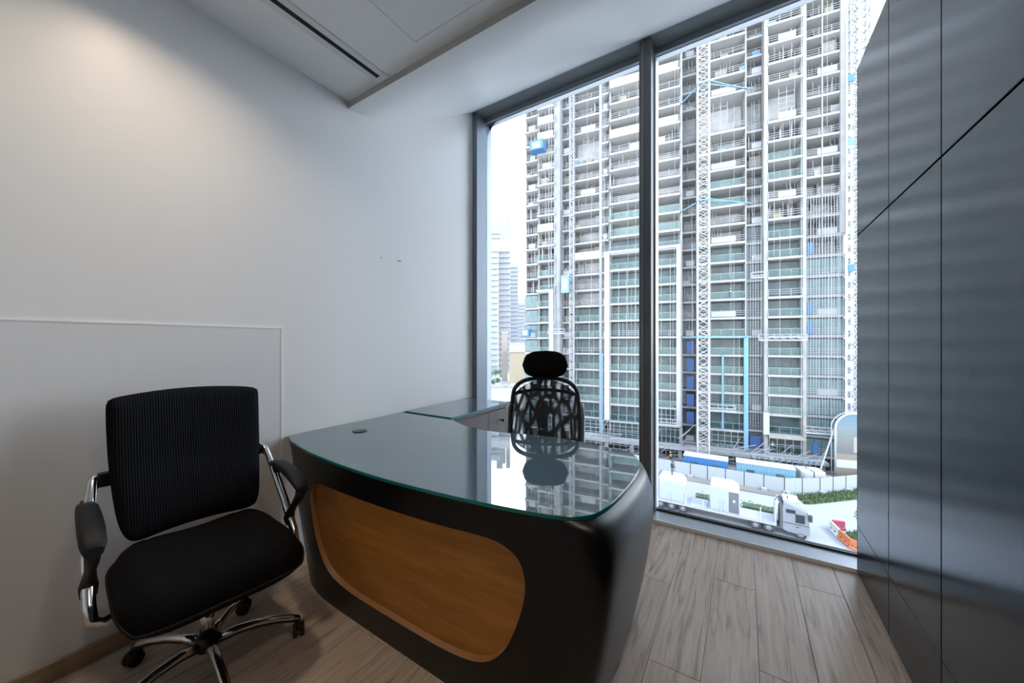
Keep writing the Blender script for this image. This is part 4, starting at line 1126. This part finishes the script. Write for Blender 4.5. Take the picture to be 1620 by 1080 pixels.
# worker: one continuous skinned body
M_navy = mat('navy_workwear', (.03, .035, .06), .8); M_skin = mat('skin', (.35, .22, .15), .6); M_hiv = mat('hi_vis_vest', (.75, .30, .03), .6); M_hat = mat('hard_hat', (.85, .80, .25), .4)
def person(loc, rot, label, body_m, vest_m, hat_m, bend=0.0):
    t = thing('person', label, 'person', loc, rot)
    b = bend
    J = {'pelvis': (0, 0, .95), 'chest': (.12*b, 0, 1.32), 'neck': (.22*b, 0, 1.50), 'head': (.28*b+.02, 0, 1.64), 'crown': (.3*b+.02, 0, 1.74)}
    vs_ = [J['pelvis'], J['chest'], J['neck'], J['head'], J['crown']]; es = [(0, 1), (1, 2), (2, 3), (3, 4)]; rad = [.15, .165, .06, .095, .06]
    for s in (-1, 1):
        i = len(vs_); vs_ += [(0, s*.10, .88), (.05*s, s*.12, .48), (.0+.03*s, s*.13, .09), (.12+.03*s, s*.14, .05)]; rad += [.10, .065, .05, .04]
        es += [(0, i), (i, i+1), (i+1, i+2), (i+2, i+3)]
        i = len(vs_); vs_ += [(.14*b, s*.20, 1.40), (.12+.1*b, s*.26, 1.14), (.32+.1*b, s*.20, 1.05), (.40+.1*b, s*.18, 1.04)]; rad += [.07, .05, .04, .035]
        es += [(1, i), (i, i+1), (i+1, i+2), (i+2, i+3)]
    me = bpy.data.meshes.new('body'); me.from_pydata(vs_, es, []); o = bpy.data.objects.new('body', me); COL.objects.link(o); o.parent = t
    me.materials.append(body_m)
    o.modifiers.new('skin', 'SKIN')
    for i, r in enumerate(rad): me.skin_vertices[0].data[i].radius = (r, r)
    me.skin_vertices[0].data[0].use_root = True
    sb_ = o.modifiers.new('sub', 'SUBSURF'); sb_.levels = 1; sb_.render_levels = 1
    hx = .3*b+.02
    MB().lathe([(.13, 1.70), (.125, 1.72), (.11, 1.73), (.10, 1.80), (.05, 1.84), (.01, 1.85)], (hx, 0, 0), 12).build('hard_hat', hat_m, t)
    MB().tube([(0, 0, .98), (.06*b, 0, 1.15), (.13*b, 0, 1.36), (.18*b, 0, 1.45)], [.185, .19, .20, .12], 12).build('vest', vest_m, t)
    return t
person((-7.7, 50.5, GZ+1.225+2.905), .3, 'worker in dark clothes standing on the sheeted box', M_navy, M_navy, M_navy)
pp = A0+EX*fx(1061, 5.9)-EY*5.9
person((pp.x, pp.y, GZ+.03), 2.0, 'worker in an orange vest on the dirt behind the hoarding', M_navy, M_hiv, M_hat, .5)
q = A0+EX*fx(1222, 1.1)-EY*1.1; person((q.x, q.y, GZ+lev(-5)), -1.2, 'worker with a yellow helmet on the lowest balcony deck', M_tube, M_wpanel, M_hat)
q = A0+EX*fx(1155, 1.2)-EY*1.2; person((q.x, q.y, GZ+lev(3)), -1.0, 'worker in a lime vest on a balcony right of the crane', M_navy, mat('lime_vest', (.45, .75, .15), .6), M_wpanel, .4)

# ---------------------------------------------------------------- verges, hedges, tree, barriers
M_grass = mat('verge_grass', (.13, .20, .07), .9, noise=(2.0, .3)); M_leaf = mat('leaf_green', (.12, .22, .06), .7, noise=(3, .3)); M_hedge = mat('hedge_green', (.10, .17, .07), .8, noise=(3, .3))
def leaves(mb, c, rx, ry, rz, n, size, r):
    for _ in range(n):
        while True:
            p = Vector((r.uniform(-1, 1), r.uniform(-1, 1), r.uniform(-1, 1)))
            if p.length < 1: break
        q = Vector((c[0]+p.x*rx, c[1]+p.y*ry, c[2]+p.z*rz))
        a = Vector((r.gauss(0, 1), r.gauss(0, 1), r.gauss(0, 1))).normalized(); b = a.orthogonal().normalized()*size*r.uniform(.6, 1.3); a = a*size*r.uniform(.6, 1.3)
        mb.add([q-a*.6, q-b*.4, q+a*.6, q+b*.4], [(0, 1, 2, 3)])
def verge(name, label, pts, n):
    q = [ground(*p) for p in pts]; r = random.Random(n)
    mb = MB().prism([(a.x, a.y) for a in q], GZ, GZ+.10)
    cx_ = sum(a.x for a in q)/len(q); cy_ = sum(a.y for a in q)/len(q)
    poly = [(a.x, a.y) for a in q]; xs = [p[0] for p in poly]; ys_ = [p[1] for p in poly]; k = 0
    while k < n:
        p = (r.uniform(min(xs), max(xs)), r.uniform(min(ys_), max(ys_)))
        if not inside(p, poly): continue
        k += 1; h = r.uniform(.15, .5); a = r.uniform(0, PI); d = Vector((math.cos(a), math.sin(a), 0))*.12
        b = Vector((*p, GZ+.08)); mb.add([b-d, b+d, b+Vector((r.uniform(-.1, .1), r.uniform(-.1, .1), h))], [(0, 1, 2)])
    tag(mb.build(name, M_grass, recalc=False), label, 'grass', kind='stuff')
verge('grass_verge', 'broad grass verge along the foot of the hoarding', [(1231, 789), (1258, 785), (1300, 782.5), (1358, 776.5), (1385, 774), (1385, 780), (1358, 783), (1300, 789), (1262, 793)], 1500)
verge('grass_verge', 'narrow grass strip along the kerb of the side road', [(1262, 797), (1290, 793), (1358, 786), (1400, 782), (1400, 786), (1358, 790), (1285, 798)], 700)
verge('grass_verge', 'grass patch behind the orange and white barriers', [(1333, 845), (1358, 841), (1480, 836), (1480, 900), (1358, 866)], 900)
ground_patch('sandy_corner', [(1240, 796), (1262, 793.5), (1275, 792), (1263, 798.5), (1250, 799)], M_sand, .05)
def hedge(x0, x1, y0, y1, h, label):
    r = random.Random(int(x0*10)); t = thing('hedge', label, 'hedge', ((x0+x1)/2, (y0+y1)/2, GZ))
    W = x1-x0; Dp = y1-y0; mb = MB(); mb.box(-W/2+.15, W/2-.15, -Dp/2+.15, Dp/2-.15, 0, h-.2)
    for i in range(int(W*70)): 
        q = Vector((r.uniform(-W/2, W/2), r.uniform(-Dp/2, Dp/2), r.uniform(.1, h)))
        leaves(mb, q, .1, .1, .1, 1, .2, r)
    mb.build('foliage', M_hedge, t, recalc=False)
    MB().box(-W/2, W/2, -Dp/2-.1, Dp/2+.1, 0, .14).build('kerb_bed', M_sand, t)
hedge(-.2, 3.5, 53.6, 55.2, 1.0, 'clipped green hedge between the trailer and the road')
hedge(-5.4, -3.7, 53.6, 55.2, 1.0, 'short clipped hedge seen between the two wrapped cabins')
def tree(x, y, h, r_, label, seed):
    r = random.Random(seed); t = thing('street_tree', label, 'tree', (x, y, GZ+.02))
    mb = MB(); 
    for i in range(16):
        a = r.uniform(0, 2*PI); q = r_*r.uniform(.1, .7)
        leaves(mb, (q*math.cos(a), q*math.sin(a), h-r_*.9+r.uniform(-.5, .5)*r_), r_*.45, r_*.45, r_*.4, 110, .17, r)
    mb.build('crown', M_leaf, t, recalc=False)
    tk_ = MB().tube([(0, 0, 0), (.05, 0, h*.35), (0, .05, h-r_)], [.12, .09, .06], 8)
    for k in range(4): a = k*1.6; tk_.tube([(0, .03, h*.5), (r_*.3*math.cos(a), r_*.3*math.sin(a), h-r_*.8)], [.05, .025], 6)
    tk_.build('trunk', mat('bark', (.16, .12, .09), .9), t)
g_ = ground(1366, 850); tree(g_.x+.5, g_.y, 3.6, 1.25, 'small leafy street tree on the grass patch by the barriers', 4)
M_red = mat('barrier_red', (.60, .06, .10), .5); M_or = mat('barrier_orange', (.80, .20, .05), .5); M_bw = mat('barrier_white', (.78, .76, .75), .5)
def barrier(u0, v0, u1, v1, m, label):
    a, b = ground(u0, v0), ground(u1, v1); d = b-a; L = d.length
    t = thing('road_barrier', label, 'barrier', a, math.atan2(d.y, d.x), 'water filled road barriers')
    pr = [(-.28, 0), (-.28, .18), (-.12, .45), (-.10, .95), (.10, .95), (.12, .45), (.28, .18), (.28, 0)]; n = len(pr)
    MB().add([(.02, y, z) for y, z in pr]+[(L-.02, y, z) for y, z in pr], [tuple(range(n)), tuple(range(2*n-1, n-1, -1))]+[(i, n+i, n+(i+1) % n, (i+1) % n) for i in range(n)]).build('shell', m, t, bevel=.03)
    for k in (.3, .7): MB().box(L*k-.14, L*k+.14, -.20, -.12, .30, .42).build('fork_slot', M_wframe, t)
barrier(1314, 836, 1328, 851, M_bw, 'white road barrier next to the red one')
barrier(1328, 851, 1345, 866, M_or, 'orange road barrier joined to the white one')
barrier(1345, 866, 1362, 874, M_or, 'orange road barrier at the far end from the white one')
barrier(1316, 835, 1337, 838, M_red, 'dark red road barrier lying across the end of the row')

# ---------------------------------------------------------------- distant towers and low buildings at the left
def far_tower(u0, u1, vt, depth, m, label, slabs=True, spire=None, nwin=6, glass=None, fh=3.6):
    a = at_depth(u0, HORIZON, depth); b = at_depth(u1, HORIZON, depth); W = (b-a).length; c = (a+b)/2
    ztop = CAM_H+(HORIZON-vt)/FPX*depth; Hh = ztop-GZ
    t = thing('distant_tower', label, 'building', (c.x, c.y, GZ), YAW)
    MB().box(-W/2, W/2, .4, W*.9, 0, Hh).build('core', m, t)
    first = None; wf = None; n = int(Hh/fh)
    for k in range(1, n):
        if first is None:
            first = MB().box(-W/2-.3, W/2+.3, -.8, .5, -.5, .3).build('balcony_slab', M_edge, t, loc=(0, 0, k*fh))
            wf = MB(); 
            for i in range(nwin): wf.box(-W/2+W*(i+.12)/nwin, -W/2+W*(i+.88)/nwin, .25, .42, .5, fh-.9)
            wf = wf.build('window_band', glass or M_tglass, t, loc=(0, 0, k*fh))
        else:
            share(first, t, loc=(0, 0, k*fh)); share(wf, t, loc=(0, 0, k*fh))
    MB().box(-W*.5, W*.5, .2, W*.9, Hh, Hh+1.5).build('parapet', m, t)
    if spire:
        for (x0, x1, h) in spire: MB().box(W*x0, W*x1, .5, W*.5, Hh, Hh+h).build('roof_fin', M_conc2, t)
M_ft = mat('hazed_white_cladding', (.85, .86, .87), .8); M_ft2 = mat('hazed_grey_cladding', (.72, .74, .78), .8)  # distance haze put into the cladding colours by whitening them
M_fg = mat('hazed_pale_glass', (.56, .66, .70), .2); M_fg2 = mat('hazed_grey_glass', (.52, .55, .62), .3)  # panes lightened in colour to stand for haze
far_tower(758, 788, 386, 230, M_ft, 'pale distant apartment tower with white balcony bands closest to the window jamb', nwin=5, glass=M_fg)
far_tower(789, 807, 383, 245, M_ft, 'white distant tower with a dark roof fin', spire=[(-.4, .1, 12), (.15, .5, 15)], nwin=4, glass=M_fg2)
far_tower(771, 795, 362, 300, M_ft2, 'stepped grey distant tower rising behind the pale one', spire=[(.1, .5, 8)], nwin=5, glass=M_fg2)
far_tower(806, 820, 415, 330, M_ft2, 'slim grey distant tower with vertical bands', nwin=5, glass=M_fg2)
far_tower(819, 834, 475, 380, M_ft2, 'lowest faint distant tower beside the construction site', nwin=5, glass=M_fg2)
def low_block(u0, u1, vt, vb, depth, m, label, name='low_building', win=True):
    a = at_depth(u0, HORIZON, depth); b = at_depth(u1, HORIZON, depth); W = (b-a).length; c = (a+b)/2
    zt = CAM_H+(HORIZON-vt)/FPX*depth; Hh = zt-GZ
    t = thing(name, label, 'building', (c.x, c.y, GZ), YAW)
    MB().box(-W/2, W/2, 0, W*.8, 0, Hh).build('walls', m, t)
    pp_ = MB(); pp_.box(-W/2-.2, W/2+.2, -.2, .2, Hh, Hh+.7); pp_.box(-W/2-.2, W/2+.2, W*.8-.2, W*.8+.2, Hh, Hh+.7); pp_.box(-W/2-.2, -W/2+.2, 0, W*.8, Hh, Hh+.7); pp_.box(W/2-.2, W/2+.2, 0, W*.8, Hh, Hh+.7)
    pp_.build('parapet', M_wpanel, t)
    if win:
        for i in range(4): MB().box(-W/2+W*(i+.25)/4, -W/2+W*(i+.75)/4, -.05, .1, Hh*.55, Hh*.8).build('window_opening', M_bglass, t)
    return t, W, Hh
low_block(794, 803, 527, 580, 200, mat('beige_render', (.55, .46, .38), .8), 'slender beige block at the foot of the distant towers', win=False)
low_block(806, 836, 557, 600, 130, mat('yellow_render', (.66, .55, .38), .8), 'plain yellowish block beside the construction site', win=False)
low_block(806, 834, 545, 560, 190, M_ft, 'low white block behind the yellowish one')
lb, W, Hh = low_block(764, 826, 620, 660, 74, M_ft, 'low flat-roofed white building with roof plant near the window jamb')
for i in range(6):
    MB().box(-W*.4+i*1.6, -W*.4+i*1.6+1.0, 2+(i % 3), 3+(i % 3), Hh, Hh+1.0+.4*(i % 2)).build('roof_plant', M_tube, lb)
for i, (u, v, h) in enumerate([(776, 596, 6), (783, 593, 7), (791, 591, 6), (779, 603, 4), (787, 601, 4), (796, 594, 5)]):
    p = ground(u, v+8); tree(p.x, p.y, h, h*.42, 'leafy tree standing on the sand near the distant towers', 20+i)
    pass
for o in [o for o in bpy.data.objects if o.get('label', '').startswith('leafy tree standing')]: o['group'] = 'trees near the distant towers'
